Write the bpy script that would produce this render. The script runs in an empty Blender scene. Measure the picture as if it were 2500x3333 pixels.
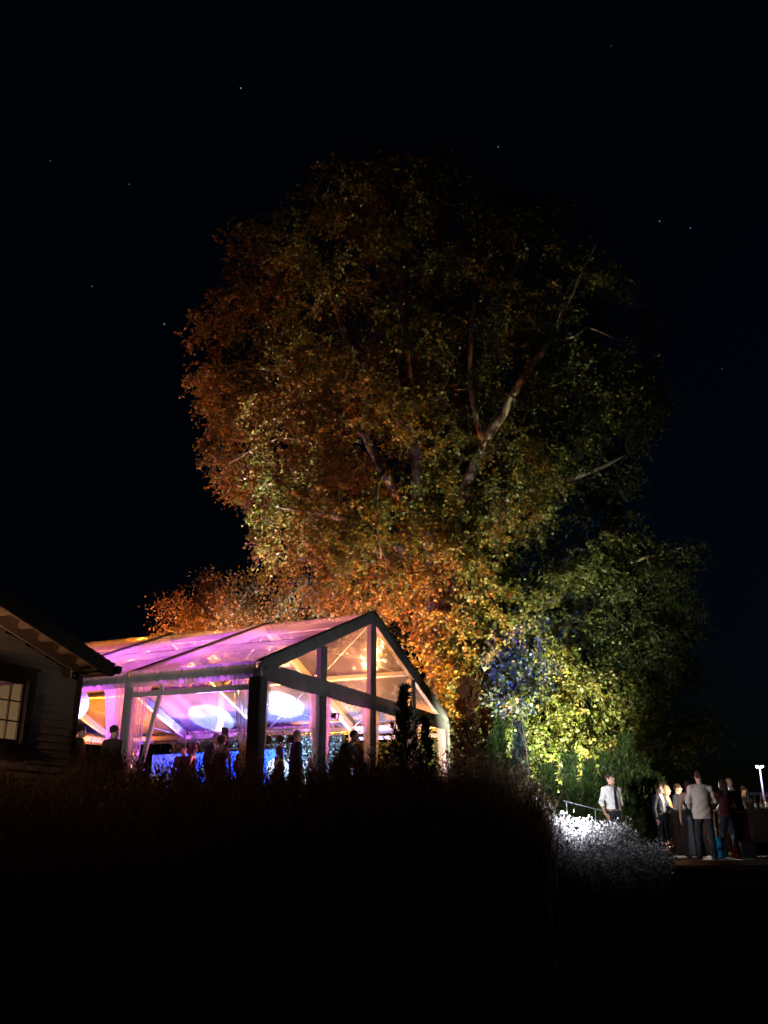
import bpy, math, random
import numpy as np
from mathutils import Vector, Matrix
from mathutils import noise as mnoise
random.seed(7)
RNG = np.random.default_rng(11)
R = math.radians
SC = bpy.context.scene
COL = SC.collection

# ------------------------------------------------------------------ camera
cam = bpy.data.cameras.new('camera')
cam.sensor_fit = 'VERTICAL'
cam.sensor_height = 36.0
cam.lens = 36.0 * 2895.0 / 3333.0
cam.clip_start = 0.05
cam.clip_end = 6000
cam_o = bpy.data.objects.new('camera', cam)
COL.objects.link(cam_o)
cam_o.location = (0, 0, 0)
cam_o.rotation_euler = (R(90 + 19.646), 0, 0)
SC.camera = cam_o

# ------------------------------------------------------------------ night sky, stars, moon
world = bpy.data.worlds.new('World')
SC.world = world
world.use_nodes = True
wn = world.node_tree
wn.nodes.clear()
w_out = wn.nodes.new('ShaderNodeOutputWorld')
w_bg = wn.nodes.new('ShaderNodeBackground')
w_sky = wn.nodes.new('ShaderNodeTexSky')
w_sky.sky_type = 'NISHITA'
w_sky.sun_disc = False
w_sky.sun_elevation = R(-3.0)
w_sky.sun_rotation = R(80)
w_bg.inputs['Strength'].default_value = 0.03
w_tint = wn.nodes.new('ShaderNodeMix'); w_tint.data_type = 'RGBA'; w_tint.blend_type = 'MULTIPLY'
w_tint.inputs[0].default_value = 1.0
w_tint.inputs[7].default_value = (.18, .5, 1, 1)
wn.links.new(w_sky.outputs[0], w_tint.inputs[6])
wn.links.new(w_tint.outputs[2], w_bg.inputs['Color'])
# stars: tiny bright directions on the sky
STARS = [(-0.1438, 0.6982, 0.7013, 0.6), (0.118, 0.7383, 0.664, 0.4), (-0.0139, 0.7592, 0.6507, 0.35), (0.2825, 0.7585, 0.5873, 0.5), (-0.2349, 0.8281, 0.5089, 0.6), (0.2115, 0.7934, 0.5707, 0.45), (0.3117, 0.7553, 0.5765, 0.25), (-0.3031, 0.7911, 0.5313, 0.25), (-0.3294, 0.7104, 0.6219, 0.12), (0.2208, 0.6615, 0.7167, 0.12), (-0.2598, 0.7412, 0.619, 0.1), (0.3512, 0.8205, 0.4511, 0.1)]
w_geo = wn.nodes.new('ShaderNodeTexCoord')
acc = None
for sx, sy, sz, br in STARS:
    d = Vector((sx, sy, sz)).normalized()
    dp = wn.nodes.new('ShaderNodeVectorMath'); dp.operation = 'DOT_PRODUCT'
    dp.inputs[1].default_value = d
    wn.links.new(w_geo.outputs['Generated'], dp.inputs[0])
    gt = wn.nodes.new('ShaderNodeMath'); gt.operation = 'GREATER_THAN'
    gt.inputs[1].default_value = math.cos(.00062)
    wn.links.new(dp.outputs['Value'], gt.inputs[0])
    ml = wn.nodes.new('ShaderNodeMath'); ml.operation = 'MULTIPLY'
    ml.inputs[1].default_value = br
    wn.links.new(gt.outputs[0], ml.inputs[0])
    if acc is None:
        acc = ml
    else:
        ad = wn.nodes.new('ShaderNodeMath'); ad.operation = 'ADD'
        wn.links.new(acc.outputs[0], ad.inputs[0]); wn.links.new(ml.outputs[0], ad.inputs[1])
        acc = ad
w_star = wn.nodes.new('ShaderNodeBackground')
w_star.inputs['Color'].default_value = (.35, .6, 1, 1)
wn.links.new(acc.outputs[0], w_star.inputs['Strength'])
w_add = wn.nodes.new('ShaderNodeAddShader')
wn.links.new(w_bg.outputs[0], w_add.inputs[0])
wn.links.new(w_star.outputs[0], w_add.inputs[1])
wn.links.new(w_add.outputs[0], w_out.inputs['Surface'])

moon = bpy.data.lights.new('moon', 'SUN')
moon.energy = 0.0015
moon.angle = R(.5)
moon.color = (.75, .85, 1)
moon_o = bpy.data.objects.new('moon', moon)
COL.objects.link(moon_o)
moon_o.rotation_euler = (R(55), 0, R(-30))
moon_o.location = (0, 0, 60)

vs = SC.view_settings
vs.view_transform = 'Standard'
vs.look = 'None'
vs.exposure = 0.0
vs.gamma = 1.0
vs.use_curve_mapping = False
cy = SC.cycles
cy.use_denoising = True
cy.max_bounces = 6
cy.diffuse_bounces = 2
cy.glossy_bounces = 3
cy.transmission_bounces = 4
cy.transparent_max_bounces = 20
cy.sample_clamp_indirect = 3.0
cy.caustics_reflective = False
cy.caustics_refractive = False
cy.use_light_tree = True

# ------------------------------------------------------------------ materials
def new_mat(name):
    m = bpy.data.materials.new(name)
    m.use_nodes = True
    nt = m.node_tree
    nt.nodes.clear()
    return m, nt, nt.nodes.new('ShaderNodeOutputMaterial')

def noise_color(nt, c1, c2, scale, detail=4, coord='Object', lo=.35, hi=.65):
    tc = nt.nodes.new('ShaderNodeTexCoord')
    nz = nt.nodes.new('ShaderNodeTexNoise')
    nz.inputs['Scale'].default_value = scale
    nz.inputs['Detail'].default_value = detail
    nt.links.new(tc.outputs[coord], nz.inputs['Vector'])
    rp = nt.nodes.new('ShaderNodeValToRGB')
    rp.color_ramp.elements[0].position = lo
    rp.color_ramp.elements[1].position = hi
    rp.color_ramp.elements[0].color = (*c1, 1)
    rp.color_ramp.elements[1].color = (*c2, 1)
    nt.links.new(nz.outputs['Fac'], rp.inputs['Fac'])
    return rp, nz, tc

def mat(name, c, rough=.6, spec=.3, metal=0, vary=.25, scale=6, bump=0, bscale=None):
    m, nt, out = new_mat(name)
    b = nt.nodes.new('ShaderNodeBsdfPrincipled')
    b.inputs['Roughness'].default_value = rough
    b.inputs['Specular IOR Level'].default_value = spec
    b.inputs['Metallic'].default_value = metal
    c2 = tuple(max(0, k * (1 - vary)) for k in c)
    rp, nz, tc = noise_color(nt, c2, c, scale)
    nt.links.new(rp.outputs['Color'], b.inputs['Base Color'])
    if bump:
        nb = nt.nodes.new('ShaderNodeTexNoise')
        nb.inputs['Scale'].default_value = bscale or scale * 3
        nb.inputs['Detail'].default_value = 3
        nt.links.new(tc.outputs['Object'], nb.inputs['Vector'])
        bp = nt.nodes.new('ShaderNodeBump')
        bp.inputs['Strength'].default_value = bump
        bp.inputs['Distance'].default_value = .03
        nt.links.new(nb.outputs['Fac'], bp.inputs['Height'])
        nt.links.new(bp.outputs['Normal'], b.inputs['Normal'])
    nt.links.new(b.outputs[0], out.inputs[0])
    return m

def emit_mat(name, c, s):
    m, nt, out = new_mat(name)
    e = nt.nodes.new('ShaderNodeEmission')
    e.inputs['Color'].default_value = (*c, 1)
    e.inputs['Strength'].default_value = s
    nt.links.new(e.outputs[0], out.inputs[0])
    return m

def fabric_mat(name, c, trans=.35, scale=3, bump=.3):
    m, nt, out = new_mat(name)
    rp, nz, tc = noise_color(nt, tuple(k * .82 for k in c), c, scale)
    d = nt.nodes.new('ShaderNodeBsdfDiffuse')
    t = nt.nodes.new('ShaderNodeBsdfTranslucent')
    mx = nt.nodes.new('ShaderNodeMixShader')
    mx.inputs[0].default_value = trans
    nt.links.new(rp.outputs[0], d.inputs['Color'])
    nt.links.new(rp.outputs[0], t.inputs['Color'])
    nt.links.new(d.outputs[0], mx.inputs[1]); nt.links.new(t.outputs[0], mx.inputs[2])
    nt.links.new(mx.outputs[0], out.inputs[0])
    return m

def sheet_fresnel(nt, ior):
    # the same reflectance from both sides of a thin sheet
    ge = nt.nodes.new('ShaderNodeNewGeometry')
    ma = nt.nodes.new('ShaderNodeMath'); ma.operation = 'MULTIPLY_ADD'
    ma.inputs[1].default_value = 1 / ior - ior; ma.inputs[2].default_value = ior
    nt.links.new(ge.outputs['Backfacing'], ma.inputs[0])
    fr = nt.nodes.new('ShaderNodeFresnel')
    nt.links.new(ma.outputs[0], fr.inputs['IOR'])
    return fr

def vinyl_mat(name, haze=.14, tint=(.93, .94, .96), wr_scale=(1.2, 1.2, 1.2), rough=.1, bump=.5):
    """clear PVC sheet: mostly see-through, a little milky, shiny and wrinkled"""
    m, nt, out = new_mat(name)
    L = nt.links
    tc = nt.nodes.new('ShaderNodeTexCoord')
    mp = nt.nodes.new('ShaderNodeMapping')
    mp.inputs['Scale'].default_value = wr_scale
    L.new(tc.outputs['Object'], mp.inputs['Vector'])
    nz = nt.nodes.new('ShaderNodeTexNoise')
    nz.inputs['Scale'].default_value = 2.2
    nz.inputs['Detail'].default_value = 5
    nz.inputs['Distortion'].default_value = 1.3
    L.new(mp.outputs[0], nz.inputs['Vector'])
    bp = nt.nodes.new('ShaderNodeBump')
    bp.inputs['Strength'].default_value = bump
    bp.inputs['Distance'].default_value = .05
    L.new(nz.outputs['Fac'], bp.inputs['Height'])
    tr = nt.nodes.new('ShaderNodeBsdfTransparent')
    tr.inputs['Color'].default_value = (*tint, 1)
    df = nt.nodes.new('ShaderNodeBsdfDiffuse')
    df.inputs['Color'].default_value = (.85, .85, .85, 1)
    tl = nt.nodes.new('ShaderNodeBsdfTranslucent')
    tl.inputs['Color'].default_value = (.85, .85, .85, 1)
    L.new(bp.outputs[0], df.inputs['Normal']); L.new(bp.outputs[0], tl.inputs['Normal'])
    mh = nt.nodes.new('ShaderNodeMixShader'); mh.inputs[0].default_value = .6
    L.new(df.outputs[0], mh.inputs[1]); L.new(tl.outputs[0], mh.inputs[2])
    # milky amount varies over the sheet (condensation, scuffs)
    n2 = nt.nodes.new('ShaderNodeTexNoise')
    n2.inputs['Scale'].default_value = .9
    n2.inputs['Detail'].default_value = 6
    L.new(mp.outputs[0], n2.inputs['Vector'])
    mr = nt.nodes.new('ShaderNodeMapRange')
    mr.inputs['From Min'].default_value = .3; mr.inputs['From Max'].default_value = .7
    mr.inputs['To Min'].default_value = haze * .55; mr.inputs['To Max'].default_value = haze * 1.5
    L.new(n2.outputs['Fac'], mr.inputs['Value'])
    m1 = nt.nodes.new('ShaderNodeMixShader')
    L.new(mr.outputs[0], m1.inputs[0])
    L.new(tr.outputs[0], m1.inputs[1]); L.new(mh.outputs[0], m1.inputs[2])
    gl = nt.nodes.new('ShaderNodeBsdfGlossy')
    gl.inputs['Roughness'].default_value = rough
    L.new(bp.outputs[0], gl.inputs['Normal'])
    fr = sheet_fresnel(nt, 1.45)
    m2 = nt.nodes.new('ShaderNodeMixShader')
    L.new(fr.outputs[0], m2.inputs[0])
    L.new(m1.outputs[0], m2.inputs[1]); L.new(gl.outputs[0], m2.inputs[2])
    L.new(m2.outputs[0], out.inputs[0])
    return m

def leaf_mat(name, stops, trans=.4, gloss=.12):
    """leaf colour picked leaf by leaf through the point attribute 'tone'"""
    m, nt, out = new_mat(name)
    L = nt.links
    at = nt.nodes.new('ShaderNodeAttribute'); at.attribute_name = 'tone'
    rp = nt.nodes.new('ShaderNodeValToRGB')
    cr = rp.color_ramp
    while len(cr.elements) < len(stops):
        cr.elements.new(.5)
    for e, (p, c) in zip(cr.elements, stops):
        e.position = p; e.color = (*c, 1)
    L.new(at.outputs['Fac'], rp.inputs['Fac'])
    d = nt.nodes.new('ShaderNodeBsdfDiffuse'); t = nt.nodes.new('ShaderNodeBsdfTranslucent')
    L.new(rp.outputs[0], d.inputs['Color']); L.new(rp.outputs[0], t.inputs['Color'])
    mx = nt.nodes.new('ShaderNodeMixShader'); mx.inputs[0].default_value = trans
    L.new(d.outputs[0], mx.inputs[1]); L.new(t.outputs[0], mx.inputs[2])
    g = nt.nodes.new('ShaderNodeBsdfGlossy'); g.inputs['Roughness'].default_value = .5
    g.inputs['Color'].default_value = (.8, .8, .8, 1)
    m2 = nt.nodes.new('ShaderNodeMixShader'); m2.inputs[0].default_value = gloss
    L.new(mx.outputs[0], m2.inputs[1]); L.new(g.outputs[0], m2.inputs[2])
    L.new(m2.outputs[0], out.inputs[0])
    return m

M = {}
M['soil'] = mat('soil', (.012, .010, .007), .95, .0, vary=.5, scale=2, bump=.4)
M['lawn'] = mat('lawn', (.035, .045, .018), .95, .1, vary=.5, scale=1.5, bump=.4)
M['concrete'] = mat('concrete', (.13, .115, .10), .8, .2, vary=.25, scale=2.5, bump=.15)
M['apron'] = mat('dark_paving', (.05, .045, .04), .85, .15, vary=.3, scale=2.5, bump=.15)
M['alu'] = mat('white_aluminium', (.62, .61, .59), .45, .4, vary=.12, scale=4)
M['cover'] = fabric_mat('grey_gable_cover_fabric', (.17, .17, .18), .05)
M['valance'] = fabric_mat('white_valance_fabric', (.62, .62, .62), .22)
M['warm_dim_shirt'] = mat('warm_dim_shirt_cotton', (.42, .35, .31), .8, .15, vary=.1, scale=5, bump=.5, bscale=7)  # white shirt; the dim warm light on it put into its colour
M['legcover'] = fabric_mat('dark_leg_cover_fabric', (.13, .13, .14), .03)
M['keder'] = mat('unlit_keder_strip', (.045, .045, .05), .5, .3)  # dark of the unlit rafter tops painted into the strips
M['roofvinyl'] = vinyl_mat('clear_roof_vinyl', .21, wr_scale=(.35, 1.6, 1))
M['wallvinyl'] = vinyl_mat('clear_wall_vinyl', .10, wr_scale=(1, 1, 1), bump=.35)
M['curtain'] = vinyl_mat('gathered_clear_vinyl', .42, wr_scale=(2.5, 2.5, .6), rough=.14, bump=.9)
M['cable'] = mat('steel_cable', (.5, .5, .5), .4, .5, metal=.6)
M['black'] = mat('matt_black', (.02, .02, .022), .6, .3)
M['blackgloss'] = mat('gloss_black', (.015, .015, .017), .25, .5)
M['steel'] = mat('brushed_steel', (.45, .45, .46), .35, .5, metal=.8)
M['siding'] = mat('cream_lap_siding', (.50, .44, .38), .65, .25, vary=.1, scale=5)
M['trim'] = mat('dark_window_trim', (.035, .03, .028), .5, .3)
M['soffit'] = mat('cream_soffit', (.46, .38, .28), .7, .2, vary=.12)
M['shingle'] = mat('brown_shingles', (.075, .06, .05), .9, .15, vary=.5, scale=14, bump=.4)
M['wallpaint'] = mat('cream_room_paint', (.62, .55, .44), .7, .2, vary=.08)
M['wood'] = mat('warm_wood', (.34, .20, .10), .5, .3, vary=.4, scale=9)
M['darkwood'] = mat('dark_bar_wood', (.055, .032, .022), .45, .35, vary=.4, scale=5)
M['paleboard'] = mat('pale_board', (.62, .50, .36), .5, .3)
M['skin'] = mat('skin_fair', (.56, .34, .25), .5, .35, vary=.12, scale=20)
M['skintan'] = mat('skin_tan', (.42, .24, .17), .5, .35, vary=.12, scale=20)
M['hair_dark'] = mat('hair_dark_brown', (.02, .014, .01), .5, .4, vary=.5, scale=60, bump=.6)
M['hair_brown'] = mat('hair_brown', (.075, .043, .024), .5, .4, vary=.5, scale=60, bump=.6)
M['hair_blonde'] = mat('hair_blonde', (.42, .29, .13), .5, .4, vary=.4, scale=50, bump=.6)
M['hair_grey'] = mat('hair_grey', (.30, .28, .26), .6, .3, vary=.4, scale=50, bump=.6)
M['shirt'] = mat('white_shirt_cotton', (.72, .70, .69), .8, .15, vary=.08, scale=5, bump=.5, bscale=7)
M['suit'] = mat('dark_suit_wool', (.028, .032, .042), .8, .2, vary=.25, bump=.35, bscale=7)
M['trouser'] = mat('dark_trouser_wool', (.022, .023, .03), .8, .2, vary=.25, bump=.4, bscale=8)
M['vest'] = mat('charcoal_vest', (.055, .055, .06), .75, .2, vary=.2, bump=.3, bscale=7)
M['tie'] = mat('navy_tie', (.012, .016, .035), .5, .4)
M['orange_dress'] = mat('orange_satin', (.72, .26, .04), .45, .4, vary=.15, bump=.2)
M['teal_dress'] = mat('dark_teal_gown', (.003, .010, .014), .5, .3, vary=.3, bump=.3)
M['maroon'] = mat('maroon_cloth', (.06, .006, .011), .7, .2, vary=.3, bump=.3)
M['purple_cloth'] = mat('plum_cloth', (.06, .03, .07), .7, .2, vary=.3, bump=.3)
M['brown_cloth'] = mat('brown_cloth', (.09, .055, .04), .75, .2, vary=.3, bump=.3)
M['leather'] = mat('brown_leather', (.16, .07, .03), .4, .4)
M['shoe'] = mat('black_leather', (.018, .016, .015), .25, .5)
M['eye'] = mat('eye_dark', (.02, .015, .012), .2, .5)
M['lip'] = mat('lips', (.42, .17, .14), .5, .3)
M['bark'] = None
def bark_mat():
    m, nt, out = new_mat('plane_tree_bark')
    b = nt.nodes.new('ShaderNodeBsdfPrincipled')
    b.inputs['Roughness'].default_value = .85
    rp, nz, tc = noise_color(nt, (.10, .07, .045), (.34, .29, .22), 1.6, 6, lo=.42, hi=.58)
    nb = nt.nodes.new('ShaderNodeBump'); nb.inputs['Strength'].default_value = .6; nb.inputs['Distance'].default_value = .04
    nt.links.new(nz.outputs['Fac'], nb.inputs['Height'])
    nt.links.new(rp.outputs[0], b.inputs['Base Color']); nt.links.new(nb.outputs[0], b.inputs['Normal'])
    nt.links.new(b.outputs[0], out.inputs[0])
    return m
M['bark'] = bark_mat()
M['twig'] = mat('twig_bark', (.24, .18, .13), .8, .2, vary=.4, scale=3)
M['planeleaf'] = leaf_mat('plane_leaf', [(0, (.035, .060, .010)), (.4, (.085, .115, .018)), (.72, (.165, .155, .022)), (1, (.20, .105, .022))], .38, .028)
M['locustleaf'] = leaf_mat('locust_leaf', [(0, (.11, .08, .015)), (.5, (.2, .13, .02)), (1, (.26, .11, .02))], .4, .05)
M['cypress'] = leaf_mat('cypress_spray', [(0, (.025, .06, .012)), (.6, (.06, .12, .022)), (1, (.12, .19, .04))], .25, .04)
M['juniper'] = leaf_mat('juniper_spray', [(0, (.012, .022, .014)), (1, (.03, .045, .028))], .15, .03)
M['redshrub'] = leaf_mat('russet_spray', [(0, (.10, .035, .012)), (.6, (.18, .07, .02)), (1, (.20, .13, .03))], .35, .04)
M['bluelit_needles'] = leaf_mat('bluelit_spruce_needles', [(0, (.03, .06, .06)), (1, (.07, .12, .12))], .2, .04)  # blue of the light on the spruce mixed into the needle colour
M['grassdry'] = leaf_mat('tall_dry_grass', [(0, (.05, .035, .018)), (.5, (.10, .065, .035)), (1, (.18, .12, .07))], .3, .02)
M['flower'] = leaf_mat('seedhead_plants', [(0, (.04, .036, .036)), (.55, (.13, .125, .14)), (1, (.5, .49, .52))], .3, .05)
M['hedgeleaf'] = leaf_mat('boxwood_leaf', [(0, (.05, .10, .04)), (.6, (.12, .18, .08)), (1, (.26, .26, .18))], .25, .08)
M['hedgeback'] = mat('hedge_panel_backing', (.03, .05, .03), .9, .1)
M['mirrorball'] = mat('mirror_tile', (.85, .86, .9), .28, .6, metal=.55, vary=.25, scale=9)
M['whiteglobe'] = emit_mat('white_globe_glow', (.6, .72, 1.0), 2.2)
M['glass'] = None
def glass_mat():
    m, nt, out = new_mat('window_glass')
    t = nt.nodes.new('ShaderNodeBsdfTransparent'); t.inputs['Color'].default_value = (.92, .94, .92, 1)
    g = nt.nodes.new('ShaderNodeBsdfGlossy'); g.inputs['Roughness'].default_value = .03
    fr = sheet_fresnel(nt, 1.5)
    mx = nt.nodes.new('ShaderNodeMixShader')
    nt.links.new(fr.outputs[0], mx.inputs[0]); nt.links.new(t.outputs[0], mx.inputs[1]); nt.links.new(g.outputs[0], mx.inputs[2])
    nt.links.new(mx.outputs[0], out.inputs[0])
    return m
M['glass'] = glass_mat()
def bottle_mat(name, c):
    m, nt, out = new_mat(name)
    b = nt.nodes.new('ShaderNodeBsdfPrincipled')
    b.inputs['Roughness'].default_value = .06
    b.inputs['Base Color'].default_value = (*c, 1)
    b.inputs['Transmission Weight'].default_value = .75
    b.inputs['IOR'].default_value = 1.4
    nt.links.new(b.outputs[0], out.inputs[0])
    return m
M['b_clear'] = bottle_mat('clear_bottle_glass', (.9, .92, .9))
M['b_amber'] = bottle_mat('amber_bottle_glass', (.75, .28, .05))
M['b_dark'] = bottle_mat('dark_green_bottle_glass', (.12, .16, .06))
M['b_label'] = mat('paper_label', (.7, .64, .5), .7, .2)
M['b_cap_red'] = mat('red_cap', (.5, .04, .04), .4, .4)
M['b_cap_blue'] = mat('blue_cap', (.05, .08, .5), .4, .4)
M['b_cap_gold'] = mat('gold_cap', (.6, .42, .12), .3, .5, metal=.7)
M['b_cap_white'] = mat('white_cap', (.75, .75, .72), .5, .3)
M['bluebin'] = mat('blue_plastic', (.01, .22, .45), .45, .4, vary=.1)
M['binlabel'] = mat('dark_bin_label', (.02, .03, .05), .5, .3)
M['red_plastic'] = mat('red_plastic', (.42, .02, .015), .45, .4)
M['white_plastic'] = mat('white_plastic', (.62, .66, .68), .5, .3)
M['hillmat'] = mat('far_hill_scrub', (.02, .028, .015), .95, .1, vary=.5, scale=.05)

# ------------------------------------------------------------------ mesh helpers
def link(o, parent=None):
    COL.objects.link(o)
    if parent is not None:
        o.parent = parent
    return o

def empty(name, loc=(0, 0, 0), rz=0, parent=None):
    o = bpy.data.objects.new(name, None)
    o.location = loc; o.rotation_euler = (0, 0, rz)
    o.empty_display_size = .2
    return link(o, parent)

def tag(o, label=None, cat=None, group=None, kind=None):
    if label: o['label'] = label
    if cat: o['category'] = cat
    if group: o['group'] = group
    if kind: o['kind'] = kind
    return o

class MB:
    def __init__(s):
        s.v = []; s.f = []; s.smooth = False
    def quad(s, a, b, c, d):
        n = len(s.v); s.v += [tuple(a), tuple(b), tuple(c), tuple(d)]; s.f.append((n, n + 1, n + 2, n + 3)); return s
    def poly(s, pts):
        n = len(s.v); s.v += [tuple(p) for p in pts]; s.f.append(tuple(range(n, n + len(pts)))); return s
    def box(s, lo, hi, m=None):
        x0, y0, z0 = lo; x1, y1, z1 = hi
        p = [(x0, y0, z0), (x1, y0, z0), (x1, y1, z0), (x0, y1, z0), (x0, y0, z1), (x1, y0, z1), (x1, y1, z1), (x0, y1, z1)]
        if m is not None: p = [tuple(m @ Vector(q)) for q in p]
        n = len(s.v); s.v += p
        s.f += [tuple(n + i for i in q) for q in ((0, 3, 2, 1), (4, 5, 6, 7), (0, 1, 5, 4), (1, 2, 6, 5), (2, 3, 7, 6), (3, 0, 4, 7))]
        return s
    def beam(s, a, b, w, h, up=(0, 0, 1)):
        """box section from a to b: w across, h along 'up' (centred)"""
        a = Vector(a); b = Vector(b); d = (b - a).normalized()
        u = Vector(up); u = (u - d * u.dot(d)).normalized(); sd = d.cross(u)
        n = len(s.v)
        for e in (a, b):
            for i, j in ((-1, -1), (1, -1), (1, 1), (-1, 1)):
                s.v.append(tuple(e + sd * (i * w / 2) + u * (j * h / 2)))
        s.f += [tuple(n + i for i in q) for q in ((0, 1, 2, 3), (7, 6, 5, 4), (0, 4, 5, 1), (1, 5, 6, 2), (2, 6, 7, 3), (3, 7, 4, 0))]
        return s
    def tube(s, pts, rad, k=8, cap=True):
        pts = [Vector(p) for p in pts]
        if not hasattr(rad, '__len__'): rad = [rad] * len(pts)
        n0 = len(s.v)
        prev = None
        for i, p in enumerate(pts):
            d = (pts[min(i + 1, len(pts) - 1)] - pts[max(i - 1, 0)]).normalized()
            ref = prev if prev is not None else (Vector((0, 0, 1)) if abs(d.z) < .9 else Vector((1, 0, 0)))
            u = (ref - d * ref.dot(d))
            u = u.normalized() if u.length > 1e-6 else d.orthogonal().normalized()
            prev = u
            w = d.cross(u)
            for j in range(k):
                t = 2 * math.pi * j / k
                s.v.append(tuple(p + (u * math.cos(t) + w * math.sin(t)) * rad[i]))
        for i in range(len(pts) - 1):
            for j in range(k):
                a = n0 + i * k + j; b = n0 + i * k + (j + 1) % k
                s.f.append((a, b, b + k, a + k))
        if cap:
            s.f.append(tuple(n0 + j for j in reversed(range(k))))
            s.f.append(tuple(n0 + (len(pts) - 1) * k + j for j in range(k)))
        return s
    def lathe(s, prof, k=14, c=(0, 0, 0)):
        n0 = len(s.v)
        for r_, z in prof:
            for j in range(k):
                t = 2 * math.pi * j / k
                s.v.append((c[0] + r_ * math.cos(t), c[1] + r_ * math.sin(t), c[2] + z))
        for i in range(len(prof) - 1):
            for j in range(k):
                a = n0 + i * k + j; b = n0 + i * k + (j + 1) % k
                s.f.append((a, b, b + k, a + k))
        s.f.append(tuple(n0 + j for j in reversed(range(k))))
        s.f.append(tuple(n0 + (len(prof) - 1) * k + j for j in range(k)))
        return s
    def grid(s, P):
        """P[i][j] points -> quads"""
        n0 = len(s.v); a = len(P); b = len(P[0])
        for row in P: s.v += [tuple(q) for q in row]
        for i in range(a - 1):
            for j in range(b - 1):
                q = n0 + i * b + j
                s.f.append((q, q + 1, q + b + 1, q + b))
        return s
    def build(s, name, m, parent=None, smooth=False, loc=None):
        me = bpy.data.meshes.new(name)
        me.from_pydata(s.v, [], s.f)
        me.validate()
        if m: me.materials.append(m)
        if smooth or s.smooth: me.shade_smooth()
        o = bpy.data.objects.new(name, me)
        if loc is not None: o.location = loc
        return link(o, parent)

def np_mesh(name, V, loops, starts, m, parent=None, tone=None, smooth=False):
    me = bpy.data.meshes.new(name)
    me.vertices.add(len(V)); me.vertices.foreach_set('co', np.asarray(V, np.float32).ravel())
    me.loops.add(len(loops)); me.loops.foreach_set('vertex_index', np.asarray(loops, np.int32))
    me.polygons.add(len(starts)); me.polygons.foreach_set('loop_start', np.asarray(starts, np.int32))
    me.update(calc_edges=True)
    if tone is not None:
        at = me.attributes.new('tone', 'FLOAT', 'POINT')
        at.data.foreach_set('value', np.asarray(tone, np.float32))
    if m: me.materials.append(m)
    if smooth: me.shade_smooth()
    o = bpy.data.objects.new(name, me)
    return link(o, parent)

def rand_dirs(n):
    d = RNG.normal(size=(n, 3)); return d / np.linalg.norm(d, axis=1, keepdims=True)

LEAF6 = np.array([(0, 0), (.48, .22), (.34, .62), (0, 1), (-.34, .62), (-.48, .22)])
LEAFM = np.array([(0, 0), (.42, .06), (.30, .34), (.52, .62), (.2, .64), (0, 1), (-.2, .64), (-.52, .62), (-.30, .34), (-.42, .06)])
LEAF4 = np.array([(0, 0), (.3, .45), (0, 1), (-.3, .45)])
def leaves(name, C, size, axis, m, parent=None, tone=None, shape=LEAF6, width=1.0, fold=.18):
    """one flat little blade per row of C, growing along 'axis'"""
    n = len(C); k = len(shape)
    ax = axis / np.linalg.norm(axis, axis=1, keepdims=True)
    r = rand_dirs(n)
    sd = np.cross(ax, r); sd /= np.linalg.norm(sd, axis=1, keepdims=True) + 1e-9
    nm = np.cross(ax, sd)
    size = np.broadcast_to(np.asarray(size, float), (n,))[:, None, None]
    sx = shape[:, 0][None, :, None] * width; sy = shape[:, 1][None, :, None]
    V = C[:, None, :] + size * (sx * sd[:, None, :] + sy * ax[:, None, :] + (np.abs(sx) * fold) * nm[:, None, :])
    V = V.reshape(-1, 3)
    loops = np.arange(n * k); starts = np.arange(n) * k
    t = None
    if tone is not None: t = np.repeat(tone, k)
    return np_mesh(name, V, loops, starts, m, parent, t)

def seg_tubes(name, A, B, ra, rb, m, parent=None, k=4):
    """many thin straight tubes (twigs) as one mesh"""
    A = np.asarray(A, float); B = np.asarray(B, float); n = len(A)
    d = B - A; d /= np.linalg.norm(d, axis=1, keepdims=True) + 1e-9
    ref = np.where(np.abs(d[:, 2:3]) < .9, np.array([[0, 0, 1.]]), np.array([[1., 0, 0]]))
    u = np.cross(d, ref); u /= np.linalg.norm(u, axis=1, keepdims=True) + 1e-9
    w = np.cross(d, u)
    V = np.zeros((n, 2 * k, 3))
    for j in range(k):
        t = 2 * math.pi * j / k
        o = u * math.cos(t) + w * math.sin(t)
        V[:, j] = A + o * np.asarray(ra)[:, None]
        V[:, k + j] = B + o * np.asarray(rb)[:, None]
    F = np.zeros((n, k, 4), int)
    for j in range(k):
        F[:, j] = [j, (j + 1) % k, k + (j + 1) % k, k + j]
    F += (np.arange(n) * 2 * k)[:, None, None]
    return np_mesh(name, V.reshape(-1, 3), F.ravel(), np.arange(n * k) * 4, m, parent, smooth=True)

def sstep(a, b, x):
    t = min(1, max(0, (x - a) / (b - a))); return t * t * (3 - 2 * t)

def copy_tree(o, parent=None):
    c = o.copy(); COL.objects.link(c); c.parent = parent
    for ch in o.children: copy_tree(ch, c)
    return c

def add_light(name, kind, parent, loc, energy, color, target=None, size=None, blend=.5, radius=.08):
    l = bpy.data.lights.new(name, kind)
    l.energy = energy; l.color = color
    if kind in ('SPOT', 'POINT'): l.shadow_soft_size = radius
    if kind == 'SPOT':
        l.spot_size = R(size); l.spot_blend = blend
    o = bpy.data.objects.new(name, l)
    link(o, parent)
    o.location = loc
    if target is not None:
        d = Vector(target) - Vector(loc)
        o.rotation_euler = d.to_track_quat('-Z', 'Y').to_euler()
    return o

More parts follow.
